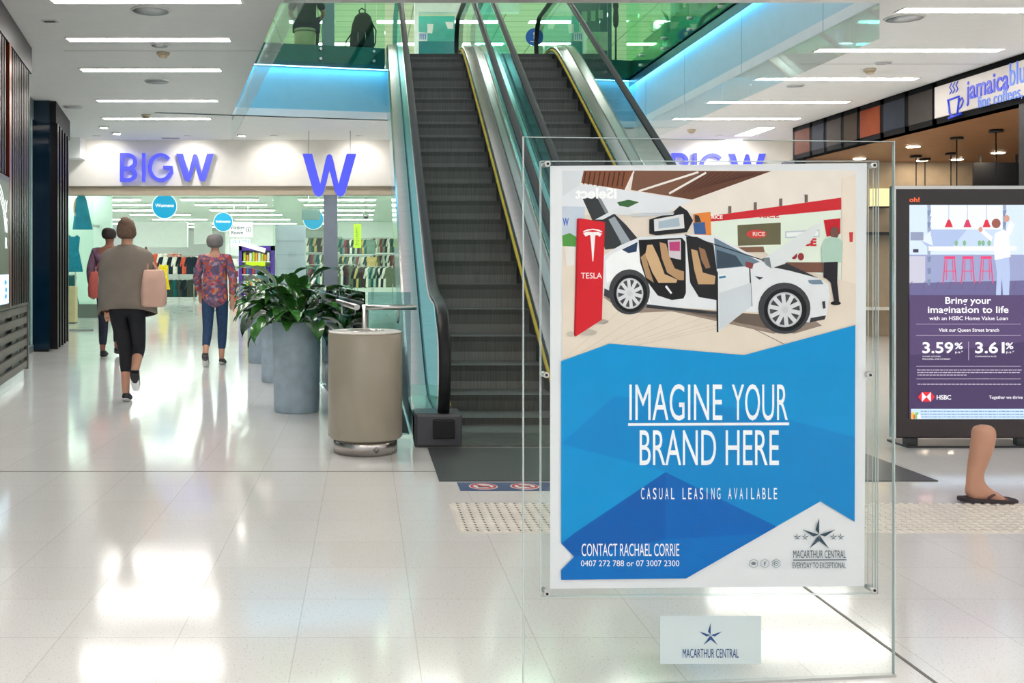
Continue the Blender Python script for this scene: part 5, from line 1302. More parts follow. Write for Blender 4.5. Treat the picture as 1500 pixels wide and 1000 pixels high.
for s_, a, b in (('CASUAL', 938, 991), ('LEASING', 999, 1058), ('AVAILABLE', 1066, 1141)):
    n_ = len(s_)
    for i, ch_ in enumerate(s_):
        x = a+(b-a)*i/n_; ww = (b-a)/n_
        tx.text(w, ch_, x+ww*(.1 if ch_ != 'I' else .3), x+ww*(.68 if ch_ != 'I' else .42), 731, 16.5)
tx.build('subheading', poster)
tx = PR(S, PO+.0050, .00002, pm)
tx.text(w, 'CONTACT RACHAEL CORRIE', 852, 995, 814, 18); tx.text(w, '0407 272 788 or 07 3007 2300', 851, 995, 829, 8.5); tx.build('contact_lettering', poster)
ik = (58, 78, 92)
lgp = PR(S, PO+.0050, .00002, pm)
mi_ = lgp.mi(ik); star(1200, 783, 25, PO+.0051, lgp.mb, mi_)
for cx in (1168, 1179.5, 1221, 1232): star(cx, 786, 6, PO+.0051, lgp.mb, mi_)
lgp.text(ik, 'MACARTHUR CENTRAL', 1162, 1239, 817, 11); lgp.poly(ik, [(1162, 819.4), (1240, 819), (1240, 820.3), (1162, 820.7)]); lgp.text(ik, 'EVERYDAY TO EXCEPTIONAL', 1161, 1239, 832, 8.5)
gi = (120, 132, 142)
for k, cx in enumerate((1104, 1120.5, 1137)):
    for i in range(6):
        a, b = math.pi/6+i*math.pi/3, math.pi/6+(i+1)*math.pi/3
        lgp.poly(gi, [(cx+7*math.cos(a), 825+7*math.sin(a)), (cx+7*math.cos(b), 825+7*math.sin(b)), (cx+6.3*math.cos(b), 825+6.3*math.sin(b)), (cx+6.3*math.cos(a), 825+6.3*math.sin(a))])
lgp.ell(gi, 1104, 825, 3.6, 2.2); lgp.text(gi, 'f', 1118.7, 1122.2, 828.5, 6.4, .03); lgp.ell(gi, 1137, 825, 3.4, 3.4); lgp.ell((236, 236, 238), 1137, 825, 2.3, 2.3); lgp.ell(gi, 1137, 825, 1.2, 1.2)
lgp.build('centre_logo', poster)

# ------------------------------------------------------------------ information kiosk
YK = 7.08
kiosk = thing('advertising_kiosk', 'tall lit advertising screen in a dark frame standing before the cafe', 'digital kiosk', (XP(1418, YK), YK, 0))
def kb(px0, py0, px1, py1, ya, yb): return MB().box(XP(px0, YK), YK+ya, ZP(py1, YK), XP(px1, YK), YK+yb, ZP(py0, YK))
kb(1311, 274, 1526, 642, 0.0, .06).build('frame', mat('kiosk_bronze', (46, 36, 34), 0.12, 0.3, 0.8, var=0.1), kiosk, bevel=.012)
kb(1310, 272, 1527, 277, -.006, .064).build('top_trim', m_steel2, kiosk)
kb(1309.5, 276, 1312, 642, -.004, .064).build('side_trim', m_steel2, kiosk)
kb(1328, 642, 1345, 657, .005, .055).build('foot', m_dark, kiosk); kb(1491, 642, 1508, 657, .005, .055).build('foot', m_dark, kiosk)
MB().box(XP(1326, YK), YK-.03, 0, XP(1512, YK), YK+.25, .014).build('base_plate', m_dark, kiosk)
kem = lambda c: emis('lit_%d_%d_%d' % c, c, 0.66)
KV = lambda a, b, o: P(a, b, YK)+Vector((0, -o, 0))
sc2 = PR(KV, .001, .0001, kem); q = sc2.poly
z3 = lambda pts: [(1280+a/2.5, 80+b/2.5) for a, b in pts]
q((96, 76, 112), [(1332, 300), (1503, 300), (1503, 613), (1332, 613)])
q((206, 222, 238), z3([(130, 550), (557, 550), (557, 740), (130, 740)])); q((228, 238, 248), z3([(210, 552), (470, 552), (470, 640), (210, 640)])); q((190, 208, 232), z3([(210, 640), (470, 640), (470, 705), (210, 705)]))
q((150, 158, 196), z3([(130, 732), (557, 732), (557, 850), (130, 850)])); q((196, 196, 212), z3([(130, 738), (188, 738), (188, 836), (130, 836)]))
q((104, 100, 144), z3([(130, 836), (557, 826), (557, 900), (130, 900)]))
for i in range(9): sc2.line((110, 84, 114), 1332+i*19, 424, 1336+i*19, 412, 1)
for a in (195, 471):
    for k in range(14): q((120, 136, 170) if k % 2 else (150, 160, 186), z3([(a, 550+k*21), (a+12+(k*7 % 5), 550+k*21), (a+13-(k*5 % 6), 571+k*21), (a+1, 571+k*21)]))
q((168, 186, 222), z3([(170, 680), (210, 640), (340, 640), (290, 700), (210, 720)])); q((216, 226, 244), z3([(170, 680), (205, 645), (215, 700)]))
q((244, 246, 250), z3([(198, 702), (520, 702), (520, 716), (198, 718)]))
q((140, 150, 178), z3([(133, 650), (180, 650), (180, 680), (133, 680)])); q((60, 60, 80), z3([(142, 712), (162, 712), (162, 724), (142, 724)]))
for a, c_ in ((273, (206, 44, 66)), (341, (204, 56, 96)), (411, (212, 40, 60))):
    sc2.line((120, 110, 140), 1280+a/2.5, 300, 1280+a/2.5, 322, .6); q(c_, z3([(a-4, 604), (a+4, 604), (a+15, 632), (a-15, 632)]))
for a in (300, 330, 385, 398, 420): sc2.ell((130, 176, 140), 1280+a/2.5, 80+690/2.5, 2.5, 4)
for a in (276, 342, 409):
    c_ = (222, 70, 120); q(c_, z3([(a-20, 738), (a+20, 738), (a+20, 748), (a-20, 748)]))
    for d_ in (-1, 1):
        sc2.line(c_, 1280+(a+d_*17)/2.5, 380, 1280+(a+d_*24)/2.5, 415, 1.6); sc2.line(c_, 1280+(a+d_*10)/2.5, 380, 1280+(a+d_*13)/2.5, 410, 1.1)
    sc2.line(c_, 1280+(a-20)/2.5, 397, 1280+(a+20)/2.5, 397, 1)
q((176, 192, 226), z3([(440, 738), (492, 735), (496, 800), (492, 885), (470, 885), (466, 810), (462, 888), (444, 888), (448, 800)]))
q((240, 240, 248), z3([(440, 655), (470, 640), (490, 650), (498, 740), (440, 752), (436, 700)])); q((236, 236, 246), z3([(388, 650), (400, 640), (432, 668), (428, 684)])); q((236, 236, 246), z3([(480, 640), (500, 610), (512, 622), (496, 665)]))
sc2.ell((206, 150, 130), 1280+388/2.5, 80+640/2.5, 3, 4); sc2.ell((206, 150, 130), 1280+484/2.5, 80+600/2.5, 4, 5); sc2.ell((150, 84, 74), 1280+445/2.5, 80+618/2.5, 6.5, 7); sc2.ell((90, 60, 60), 1280+455/2.5, 80+893/2.5, 7, 2)
w_ = (250, 248, 252)
q((84, 66, 108), [(1332, 432), (1503, 432), (1503, 613), (1332, 613)]); q((68, 52, 92), [(1332, 520), (1503, 500), (1503, 613), (1332, 613)])
sc2.text(w_, 'Bring your', 1383.5, 1450.5, 444.5, 9.6, .015); sc2.text(w_, 'imagination to life', 1358, 1476, 457.8, 9.6, .015); sc2.text(w_, 'with an HSBC Home Value Loan', 1360, 1475, 468.5, 5.4, .01)
for y_ in (474.3, 491, 536, 554.5): sc2.line((190, 176, 196), 1341, y_, 1494, y_, .6)
sc2.text(w_, 'Visit our Queen Street branch', 1374, 1462, 485.5, 5, .01)
sc2.text(w_, '3.59', 1350, 1395, 516.5, 15.5, .02); sc2.text(w_, '%', 1397, 1409, 510.5, 9, .02); sc2.text(w_, 'p.a.*', 1398, 1409, 516.8, 3.5)
sc2.text(w_, '3.61', 1427, 1470, 516.5, 15.5, .02); sc2.text(w_, '%', 1471.5, 1483, 510.5, 9, .02); sc2.text(w_, 'p.a.*', 1472.5, 1484, 516.8, 3.5); sc2.line((200, 190, 206), 1417.5, 500, 1417.5, 527, .7)
sc2.text(w_, 'OWNER OCCUPIED,', 1350, 1377, 522.7, 2); sc2.text(w_, 'PRINCIPAL AND INTEREST', 1350, 1391, 526.5, 2); sc2.text(w_, 'COMPARISON RATE', 1427, 1458, 522.7, 2)
for r_ in range(3):
    x = 1342
    while x < (1490 if r_ < 2 else 1410):
        l = 1.5+((x*7+r_*3) % 5); sc2.line((206, 196, 212), x, 541.5+r_*3.6, x+l, 541.5+r_*3.6, 1.1); x += l+1
x = 1342
while x < 1490:
    l = 1.5+((x*5) % 6); sc2.line((206, 196, 212), x, 562, x+l, 562, 1.2); x += l+1
q((226, 40, 60), [(1342, 580.5), (1348, 573.5), (1361, 573.5), (1367, 580.5), (1361, 587.5), (1348, 587.5)]); q(w_, [(1348, 573.5), (1354.5, 580.5), (1348, 587.5)]); q(w_, [(1361, 573.5), (1354.5, 580.5), (1361, 587.5)])
sc2.text(w_, 'HSBC', 1369.5, 1390.5, 584.3, 6.4, .02); sc2.text(w_, 'Together we thrive', 1446, 1495, 583.3, 4.6, .005)
q((196, 220, 244), [(1332, 598), (1503, 598), (1503, 613), (1332, 613)])
for i, c_ in enumerate(((240, 190, 60), (220, 90, 80), (120, 190, 120), (236, 236, 250))): q(c_, [(1332+i*3, 604+i % 2*3), (1336+i*3, 602+i % 2*3), (1338+i*3, 612), (1332+i*3, 613)])
for r_ in range(3):
    x = 1346
    while x < 1496:
        l = 1.5+((x*7+r_*5) % 5); sc2.line((90, 120, 170), x, 601.5+r_*4, x+l, 601.5+r_*4, 1); x += l+1
sc2.build('lit_picture', kiosk)
lo = PR(KV, .001, .0001, lambda c: emis('oh_orange', (240, 96, 50), .8)); lo.text((240, 96, 50), 'oh!', 1332, 1347, 295.5, 6.5, .03); lo.build('maker_mark', kiosk)
# ------------------------------------------------------------------ cafe on the right
CX = 7.5
m_wood = mat('oak_boards', (150, 104, 66), 0.45, var=0.22, scale=3, stretch=(.6, 9, 1))
m_cafew = mat('cafe_beige_wall', (176, 160, 138), 0.6, var=0.06)
fzc = 3.115
cafe_y = lambda px: CX*F/(px-HX)
fr = thing('cafe_fascia', 'black framed fascia of copper, grey and navy panels above the cafe front', 'fascia', (CX, 14.0, fzc))
b = MB(); b.box(CX, 8.0, ZC-.085, CX+.18, 17.92, ZC-.004); b.box(CX, 8.0, fzc, CX+.18, 17.92, fzc+.075)
cuts = [1163, 1188.2, 1209.2, 1234.3, 1258, 1292, 1328.5, 1369]
for px in cuts: y_ = cafe_y(px); b.box(CX, y_-.05, fzc, CX+.18, y_+.05, ZC-.004)
b.box(CX+.02, 8.0, fzc, CX+.18, 17.92, ZC-.004)
b.build('frame', mat('fascia_black', (10, 10, 12), 0.7, spec=0.08), fr)
pcol = [('copper_panel', (92, 52, 40)), ('navy_panel', (38, 44, 54)), ('grey_panel', (62, 57, 54)), ('brown_panel', (56, 45, 33)), ('bright_copper_panel', (108, 48, 22)), ('navy_panel', (38, 44, 54)), ('grey_panel', (62, 57, 54))]
for i, (nm, c_) in enumerate(pcol):
    ya, yb = cafe_y(cuts[i])-.05, cafe_y(cuts[i+1])+.05
    MB().box(CX-.006, yb, fzc+.075, CX+.02, ya, ZC-.085).build('panel', mat(nm+'_%d' % i, c_, 0.6, 0.0, 0.06, var=0.06), fr)
sg = thing('cafe_sign', 'pale lit cafe sign with a steaming blue cup and blue lettering', 'sign', (CX-.03, 11.8, fzc+.075))
ya, yb = cafe_y(1369)-.05, 9.6
MB().box(CX-.03, yb, fzc+.075, CX+.02, ya, ZC-.085).build('light_box', emis('sign_warm_white', (212, 203, 194), 0.36), sg, bevel=.006)
m_cblue = emis('sign_blue', (22, 48, 190), 0.6); m_lblue = emis('sign_blue_light', (84, 120, 210), 0.6)
def CS(px, py, o=0.0):
    y_ = CX*F/(px-HX); x_ = CX-.031-o; y2 = x_*F/(px-HX); return Vector((x_, y2, CH-(py-HY)*y2/F))
def signtext(s, px0, px1, pya, pyb, h0, h1, m, bold, nm):
    """lettering on the fascia plane: baseline from (px0, pya) to (px1, pyb)"""
    a, b_ = CS(px0, pya, .004), CS(px1, pyb, .004)
    L = (a.y-b_.y); f = MB(); hh = (h0*a.y/F+h1*b_.y/F)/2
    zb = (a.z+b_.z)/2
    fit_text(f, s, 0, L, 0, hh, lambda u_, v_, w_: Vector((CX-.035-w_, a.y-u_, zb+v_)), bold=bold, depth=.004)
    f.build(nm, m, sg)
signtext('jamaica', 1415.5, 1477.5, 148, 127, 26, 32, m_cblue, .012, 'lettering')
signtext('blue', 1479, 1512, 127, 116, 32, 36, m_lblue, .0, 'lettering')
signtext('fine coffees,', 1432, 1497.5, 158, 142, 15, 19, m_lblue, .0, 'lettering')
cu = MB()
def stroke(pts, w_): cu.tube([CS(*p, .008) for p in pts], w_, 6)
stroke([(1389, 147), (1391, 166), (1394, 170), (1402, 168), (1405, 143)], .012); stroke([(1388, 147), (1405, 141)], .012); stroke([(1389.5, 173), (1408, 166)], .014)
stroke([(1405, 149), (1409, 143), (1411, 148), (1408, 156), (1404, 160)], .009)
cu.build('cup_emblem', m_cblue, sg); cu = MB()
for k in range(3): stroke([(1391+k*4.6, 138-k*1.5), (1394+k*4.6, 133-k*1.5), (1391+k*4.6, 128-k*1.5), (1394+k*4.6, 122-k*1.5)], .007)
cu.build('steam', m_cblue, sg)
struct(MB().box(CX+.18, 4.0, fzc-.005, 15, 18.3, fzc+.06), 'ceiling_cafe', m_wood)
struct(MB().box(CX+.2, 18.3, 0, 15, 18.4, ZC-.002), 'wall_cafe_far', m_cafew)
struct(MB().box(14.9, 4.0, 0, 15, 18.4, fzc), 'wall_cafe_right', mat('cafe_dark_wall', (70, 58, 50), 0.5))
struct(MB().box(CX-.02, 17.85, 0, CX+.18, 18.4, fzc), 'column_cafe', mat('cafe_post', (38, 36, 36), 0.4))
t = thing('cafe_post', 'dark post at the right edge of the photo holding the cafe sign', 'post', (CX+.1, 11.7, 0))
MB().box(CX+.02, 11.55, 0.02, CX+.16, 11.78, fzc).build('shaft', m_black, t); MB().box(CX, 11.52, 0, CX+.18, 11.8, .02).build('base', m_steel2, t)
m_warm = emis('warm_lamp', (255, 236, 206), 40.0)
def cpt(px, py, Z): Y = (Z-CH)*F/(HY-py); return Vector((XP(px, Y), Y, Z))
pend_lab = ['pendant lamp on a black cord nearest in the cafe, under the sign', 'second pendant lamp on a black cord in the cafe', 'third pendant lamp on a black cord in the cafe', 'pendant lamp on a black cord before the beige cafe wall', 'farthest pendant lamp on a black cord in the cafe']
for k, (px, py) in enumerate([(1459, 190), (1401.5, 201), (1393, 224), (1355, 232), (1342, 228)]):
    c_ = cpt(px, py, fzc-.005); Y = min(c_.y, 18.0); c_ = Vector((XP(px, Y), Y, fzc-.005))
    t = thing('pendant_lamp', pend_lab[k], 'pendant lamp', c_, 'pendant lamps in the cafe')
    MB().lathe((c_.x, c_.y, c_.z-.035), [(.09, 0), (.09, .035)], 20).build('canopy', m_black, t)
    MB().tube([c_, c_-Vector((0, 0, 1.0))], .008, 6).build('cord', m_black, t)
    MB().lathe((c_.x, c_.y, c_.z-1.22), [(.13, 0), (.11, .10), (.03, .2), (.02, .24)], 20, cap0=False).build('lamp_shade', m_black, t)
    MB().ell((c_.x, c_.y, c_.z-1.16), (.045, .045, .06), 12, 8).build('bulb', m_warm, t)
dl = ['nearest round downlight in the cafe ceiling', 'second round downlight in the cafe ceiling', 'third round downlight in the cafe ceiling', 'fourth round downlight in the cafe ceiling', 'farthest round downlight in the cafe ceiling']
for k, (px, py) in enumerate([(1462, 223), (1401.5, 233), (1337.7, 214), (1351, 242.5), (1259, 231.5)]):
    c_ = cpt(px, py, fzc-.005)
    if c_.y > 18.2: Y = 17.9; c_ = Vector((XP(px, Y), Y, fzc-.005))
    t = thing('downlight', dl[k], 'downlight', c_)
    MB().lathe((c_.x, c_.y, c_.z-.012), [(.10, 0), (.12, .012)], 24).build('rim', m_rim, t)
    MB().lathe((c_.x, c_.y, c_.z-.016), [(.095, 0), (.095, .004)], 24).build('lens', m_warm, t)
m_black2 = mat('cafe_black_panel', (24, 26, 32), 0.5)
t = thing('menu_board', 'black board hanging inside the cafe behind the kiosk', 'board', (10.6, 17.0, 1.9))
MB().box(XP(1426, 17), 16.98, 1.9, XP(1500, 17), 17.03, ZP(238, 17)).build('panel', m_black2, t)
MB().box(XP(1426, 17)+.1, 17.0, ZP(238, 17), XP(1426, 17)+.13, 17.02, fzc-.006).box(XP(1500, 17)-.13, 17.0, ZP(238, 17), XP(1500, 17)-.1, 17.02, fzc-.006).build('hanger', m_black2, t)
t = thing('cafe_counter', 'brown cafe counter with a teal tiled front behind the kiosk', 'counter', (9.4, 15.6, 0))
MB().box(8.3, 15.2, .0, 11.5, 16.0, .95).build('body', mat('counter_brown', (96, 70, 54), 0.4, var=.15), t)
MB().box(8.25, 15.12, .95, 11.55, 16.05, 1.0).build('worktop', mat('counter_top', (60, 52, 50), 0.25), t)
MB().box(8.29, 15.185, .12, 11.5, 15.2, .45).build('tiled_front', mat('teal_tiles', (40, 130, 120), 0.2, var=.2, scale=14), t)
t = thing('wall_light_box', 'small cream lit box on the beige cafe wall left of the kiosk', 'wall light', (XP(1290, 18.2), 18.25, ZP(300, 18.2)))
MB().box(XP(1278, 18.2), 18.18, ZP(302, 18.2), XP(1302, 18.2), 18.3, ZP(276, 18.2)).build('diffuser', emis('cream_lit', (255, 226, 160), 0.9), t)
MB().box(XP(1277, 18.2), 18.2, ZP(304, 18.2), XP(1303, 18.2), 18.3, ZP(302, 18.2)).build('frame', m_black, t)
t = thing('wall_shelf', 'glass wall shelf on the beige cafe wall left of the kiosk', 'shelf', (XP(1290, 18.1), 18.2, ZP(340, 18.1)))
MB().box(XP(1262, 18.1), 18.0, ZP(344, 18.1), XP(1330, 18.1), 18.3, ZP(340, 18.1)).build('board', m_dark, t)
MB().box(XP(1262, 18.1), 18.05, ZP(454, 18.1), XP(1330, 18.1), 18.3, ZP(450, 18.1)).build('ledge', m_white, t)

# ------------------------------------------------------------------ upper floor seen through the void
m_ugl = glass('green_glass', (0.80, 0.975, 0.865), 0.5)
def uceil():
    m = bpy.data.materials.new('upper_ceiling_tiles'); m.use_nodes = True; nt = m.node_tree; b = nt.nodes['Principled BSDF']
    tc = nt.nodes.new('ShaderNodeTexCoord'); br = nt.nodes.new('ShaderNodeTexBrick'); br.offset = 0
    br.inputs['Color1'].default_value = (*lin((214, 220, 190)), 1); br.inputs['Color2'].default_value = (*lin((206, 214, 184)), 1); br.inputs['Mortar'].default_value = (*lin((150, 160, 130)), 1)
    br.inputs['Scale'].default_value = 1; br.inputs['Brick Width'].default_value = 1.2; br.inputs['Row Height'].default_value = .6; br.inputs['Mortar Size'].default_value = .02
    nt.links.new(tc.outputs['Object'], br.inputs['Vector']); nt.links.new(br.outputs['Color'], b.inputs['Base Color']); b.inputs['Roughness'].default_value = .8
    return m
ZT = 7.7
struct(MB().box(-14, 16.5, ZT, 16, 46, ZT+.1), 'ceiling_upper', uceil(), origin=(0, 0, ZT))
struct(MB().box(-14, 45.9, ZU, 16, 46, ZT), 'wall_upper_back', mat('upper_wall', (190, 214, 196), 0.6))
m_ulamp = emis('upper_light', (246, 255, 248), 13.0)
for yy in (18.5, 21.6, 24.4, 26.9, 29.6, 33, 37, 41):
    for xx in (-9.0, -5.2, -1.4, 0.9, 2.9, 4.9, 8.2, 12.0):
        xk = xx+(0.5 if int(yy) % 2 else 0)
        t = thing('upper_ceiling_light', 'bright light panel in the tiled ceiling of the upper floor', 'ceiling light', (xk, yy, ZT), 'light panels on the upper floor ceiling')
        MB().box(xk-.58, yy-.15, ZT-.035, xk+.58, yy+.15, ZT-.03).build('diffuser', m_ulamp, t)
        MB().box(xk-.61, yy-.18, ZT-.03, xk+.61, yy+.18, ZT-.0).build('frame', m_rim, t)
# balustrade glass round the void
def guard(p, q, cuts, label, z0=ZS+.05, z1=ZU+1.15, pins=True, nrmv=None):
    p, q = Vector((p[0], p[1], 0)), Vector((q[0], q[1], 0)); d_ = q-p; n_ = nrmv.normalized()
    t = thing('glass_guard', label, 'balustrade', (p+q)/2+Vector((0, 0, z0)))
    for a, b_ in zip(cuts[:-1], cuts[1:]):
        s, e_ = p+d_*a+n_*.14, p+d_*b_-d_.normalized()*.012+n_*.14
        MB().hexa([(v.x, v.y, z0) for v in (s, e_, e_+n_*.012, s+n_*.012)], [(v.x, v.y, z1) for v in (s, e_, e_+n_*.012, s+n_*.012)]).build('glass_panel', m_ugl, t)
    if pins:
        for c_ in cuts[1:-1]:
            for zz in (ZS+.11, ZS+.27):
                for dd in (-.05,):
                    o_ = p+d_*c_+d_.normalized()*dd
                    MB().tube([o_+n_*.09+Vector((0, 0, zz)), o_+n_*.175+Vector((0, 0, zz))], .022, 10).build('standoff_pin', m_steel2, t)
    return t
L1 = bpt(EL)-(A-u*1.2); Ltot = (bpt(EL)-(A-u*1.2)).length
xs_ = lambda px: None
guard((A-u*1.2), bpt(EL), [0, .24, .48, .72, .96, 1.0], 'green tinted glass guard at the upper floor edge left of the escalators', nrmv=nrm)
guard(bpt(3.6), B, [0, .5, 1.0], 'green tinted glass guard at the upper floor edge right of the escalators', nrmv=nrm)
guard((RX, YN), (RX, 18.0), [0, .15, .3, .45, .6, .75, .9, 1.0], 'green tinted glass guard along the right edge of the void', nrmv=Vector((-1, 0, 0)))
kerb = MB(); kerb.hexa([(v.x, v.y, ZU) for v in (A-u*1.2, bpt(EL), bpt(EL)-nrm*.9, A-u*1.2-nrm*.9)], [(v.x, v.y, ZU+.08) for v in (A-u*1.2, bpt(EL), bpt(EL)-nrm*.9, A-u*1.2-nrm*.9)])
struct(kerb, 'trim_14', mat('upper_kerb', (52, 74, 72), 0.5))
ZK_ = ZU+.08
# seated man, stool, backpack
Ym = 17.15
def U(px, py, Y=Ym): return P(px, py, Y)
t = thing('round_stool', 'round beige stool under the seated man on the upper floor', 'stool', (XP(447, Ym), Ym, ZK_))
MB().lathe((XP(447, Ym), Ym, ZK_), [(.17, 0), (.175, .02), (.185, .28), (.18, .30)], 28).build('drum', mat('stool_beige', (206, 190, 150), 0.6, var=.08), t)
MB().lathe((XP(447, Ym), Ym, ZK_+.30), [(.19, 0), (.195, .02), (.185, .05), (.02, .06)], 28).build('seat', mat('stool_seat', (176, 168, 140), 0.6), t)
man = thing('person', 'man in a dark shirt seated on the upper floor with his back to the void', 'person', (XP(447, Ym), Ym, ZK_+.36))
mx, mz = XP(449, Ym), ZK_+.36
def q3(a, b, c): return (mx+a, Ym+b, mz+c)
bch = [[(q3(0, 0, .09), .16, .11), (q3(0, .02, .25), .14, .105), (q3(0, .03, .42), .15, .105), (q3(0, .02, .53), .13, .09), (q3(0, .025, .60), .058, .058), (q3(0, .035, .645), .052, .054), (q3(0, .04, .70), .064, .08), (q3(0, .04, .76), .076, .092), (q3(0, .03, .81), .06, .076)]]
for sd in (-1, 1):
    hand = q3(sd*.19, .36, .20)
    bch.append([(q3(0, .02, .53), .13, .09), (q3(sd*.18, .02, .53), .055, .052), (q3(sd*.285, .08, .28), .042, .042), (hand, .03, .024), (q3(sd*.17, .42, .20), .034, .018)])
    for k in range(5): bch.append([(q3(sd*.17, .42, .20), .034, .018), (q3(sd*(.15+.012*k), .455, .195), .0095, .0095), (q3(sd*(.148+.012*k), .50-.008*abs(k-2), .185), .008, .008)])
    bch.append([(q3(0, 0, .09), .16, .11), (q3(sd*.09, .06, .06), .085, .08), (q3(sd*.13, .42, .06), .062, .06), (q3(sd*.13, .42, -.30), .04, .042), (q3(sd*.13, .52, -.335), .036, .02)])
skin_obj('body', bch, m_skin, man, 2, extra=[(q3(-.078, .03, .745), (.012, .02, .03)), (q3(.078, .03, .745), (.012, .02, .03)), (q3(0, .142, .74), (.014, .02, .022))])
tt = [[(q3(0, 0, .02), .19, .14), (q3(0, .015, .20), .175, .13), (q3(0, .03, .40), .175, .13), (q3(0, .022, .525), .15, .10), (q3(0, .025, .585), .075, .072)]]
for sd in (-1, 1): tt.append([(q3(0, .022, .525), .15, .10), (q3(sd*.185, .02, .525), .078, .072), (q3(sd*.275, .065, .32), .075, .07)])
skin_obj('shirt', tt, mat('dark_shirt', (40, 52, 44), 0.85, var=.2), man, 2)
tt = []
for sd in (-1, 1): tt.append([(q3(0, 0, .06), .18, .135), (q3(sd*.095, .06, .06), .1, .095), (q3(sd*.132, .42, .06), .076, .074), (q3(sd*.132, .42, -.22), .055, .058)])
skin_obj('trousers', tt, m_jean2, man, 2)
skin_obj('hair', [[(q3(0, -.015, .715), .07, .05), (q3(0, .0, .77), .085, .085), (q3(0, .02, .815), .078, .086)]], mat('dark_hair', (46, 36, 34), .6), man, 2)
Yb = 17.05
bp = thing('backpack', 'dark olive backpack standing at the upper floor edge behind the glass', 'backpack', (XP(530, Yb), Yb, ZK_))
m_pack = mat('olive_canvas', (46, 48, 32), 0.8, var=.2, scale=14); m_pack2 = mat('black_canvas', (24, 28, 32), 0.75)
cx, cz = XP(530, Yb), ZK_
prof = [(0, .18, .12), (.03, .205, .14), (.22, .20, .14), (.42, .175, .125), (.54, .135, .10), (.60, .07, .06)]
v = MB(); n = 22
for (z, a, b_) in prof:
    for j in range(n):
        s_ = 2*math.pi*j/n; cc = math.copysign(abs(math.cos(s_))**.7, math.cos(s_)); ss = math.copysign(abs(math.sin(s_))**.7, math.sin(s_))
        v.v.append(Vector((cx+.02*z/.6+a*cc, Yb+b_*ss, cz+z)))
for i in range(5):
    for j in range(n): v.f.append((i*n+j, i*n+(j+1) % n, (i+1)*n+(j+1) % n, (i+1)*n+j)); v.m.append(0); v.s.append(True)
v.f.append(list(range(n))); v.m.append(0); v.s.append(False); v.f.append([5*n+j for j in range(n)]); v.m.append(0); v.s.append(False)
v.build('body', m_pack, bp)
MB().box(cx-.16, Yb-.19, cz+.02, cx+.16, Yb-.11, cz+.27).build('front_pocket', m_pack2, bp, bevel=.03)
MB().tube([(cx-.035, Yb, cz+.585), (cx-.045, Yb, cz+.65), (cx, Yb, cz+.685), (cx+.055, Yb, cz+.65), (cx+.05, Yb, cz+.585)], .012, 7).build('grab_handle', m_pack2, bp)
MB().tube([(cx-.17, Yb-.02, cz+.26), (cx-.25, Yb-.05, cz+.14), (cx-.28, Yb-.05, cz+.03), (cx-.33, Yb-.05, cz+.012)], .012, 6).build('strap', m_pack2, bp)
MB().tube([(cx+.14, Yb-.06, cz+.48), (cx+.235, Yb-.06, cz+.30), (cx+.225, Yb-.06, cz+.10), (cx+.20, Yb-.06, cz+.04)], .012, 6).build('strap', m_pack2, bp)
for k in (-1, 1): MB().tube([(cx+k*.06, Yb-.195, cz+.24), (cx+k*.065, Yb-.197, cz+.08)], .006, 5).build('zip', m_steel2, bp)
# shop and fittings on the upper floor
t = thing('upper_column', 'grey blue square column on the upper floor between the man and the backpack', 'column', (XP(481, 20), 20, ZU))
MB().box(XP(472, 20), 19.9, ZU, XP(490, 20), 20.15, ZT).build('shaft', mat('column_blue_grey', (90, 112, 124), 0.4), t)
MB().box(XP(471, 20), 19.88, ZU, XP(491, 20), 20.17, ZU+.12).build('base', m_dark, t)
Yk2 = 24.0
t = thing('shop_kiosk', 'white framed shop front with teal glass at the head of the left escalator', 'shop front', (XP(638, Yk2), Yk2, ZU))
MB().box(XP(607, Yk2), Yk2-.09, ZU, XP(613, Yk2), Yk2+.09, ZP(19, Yk2)).box(XP(607, Yk2), Yk2-.1, ZP(19, Yk2), XP(760, Yk2), Yk2+.1, ZT-.02).build('frame', mat('kiosk_white', (236, 244, 240), 0.5), t)
MB().box(XP(613, Yk2), Yk2+.3, ZU, XP(668, Yk2), Yk2+.4, ZP(19, Yk2)).build('back_panel', mat('teal_panel', (70, 176, 160), 0.3, var=.1), t)
MB().box(XP(613, Yk2), Yk2-.05, ZU, XP(668, Yk2), Yk2+.3, ZP(61, Yk2)).build('counter', mat('teal_counter', (16, 120, 124), 0.2), t)
b = MB(); Yq = Yk2-.06
b.add([P(626, 35, Yq), P(635, 35, Yq), P(633, 49, Yq), P(626, 48, Yq)], [(0, 1, 2, 3)]); b.add([P(613, 47, Yq), P(626, 48, Yq), P(626, 60, Yq), P(613, 60, Yq)], [(0, 1, 2, 3)]); b.add([P(652, 32, Yq), P(664, 32, Yq), P(664, 42, Yq), P(656, 42, Yq)], [(0, 1, 2, 3)])
b.build('notices', m_wv, t)
b = MB()
for k in range(4): b.add([P(614.5+k*2.8, 49, Yq-.01), P(616.2+k*2.8, 49, Yq-.01), P(615.8+k*2.8, 58, Yq-.01), P(614.6+k*2.8, 58, Yq-.01)], [(0, 1, 2, 3)])
b.build('notice_print', mat('notice_blue', (50, 120, 190), 0.5), t)
t = thing('glass_guard', 'green glass screen at the head of the right escalator with the blue round sticker', 'balustrade', (2.6, 19.2, ZU))
MB().box(1.9, 19.2, ZU, 4.4, 19.212, ZU+2.3).build('glass_panel', m_ugl, t); MB().box(1.9, 19.19, ZU, 4.4, 19.222, ZU+.05).build('shoe', m_steel2, t)
c_ = P(783, 54, 19.18)
t = thing('round_sticker', 'round blue sticker on the glass at the head of the right escalator', 'sticker', c_)
MB().tube([c_+Vector((0, .014, 0)), c_], .165, 32).build('disc', mat('sticker_blue', (20, 96, 176), 0.4), t)
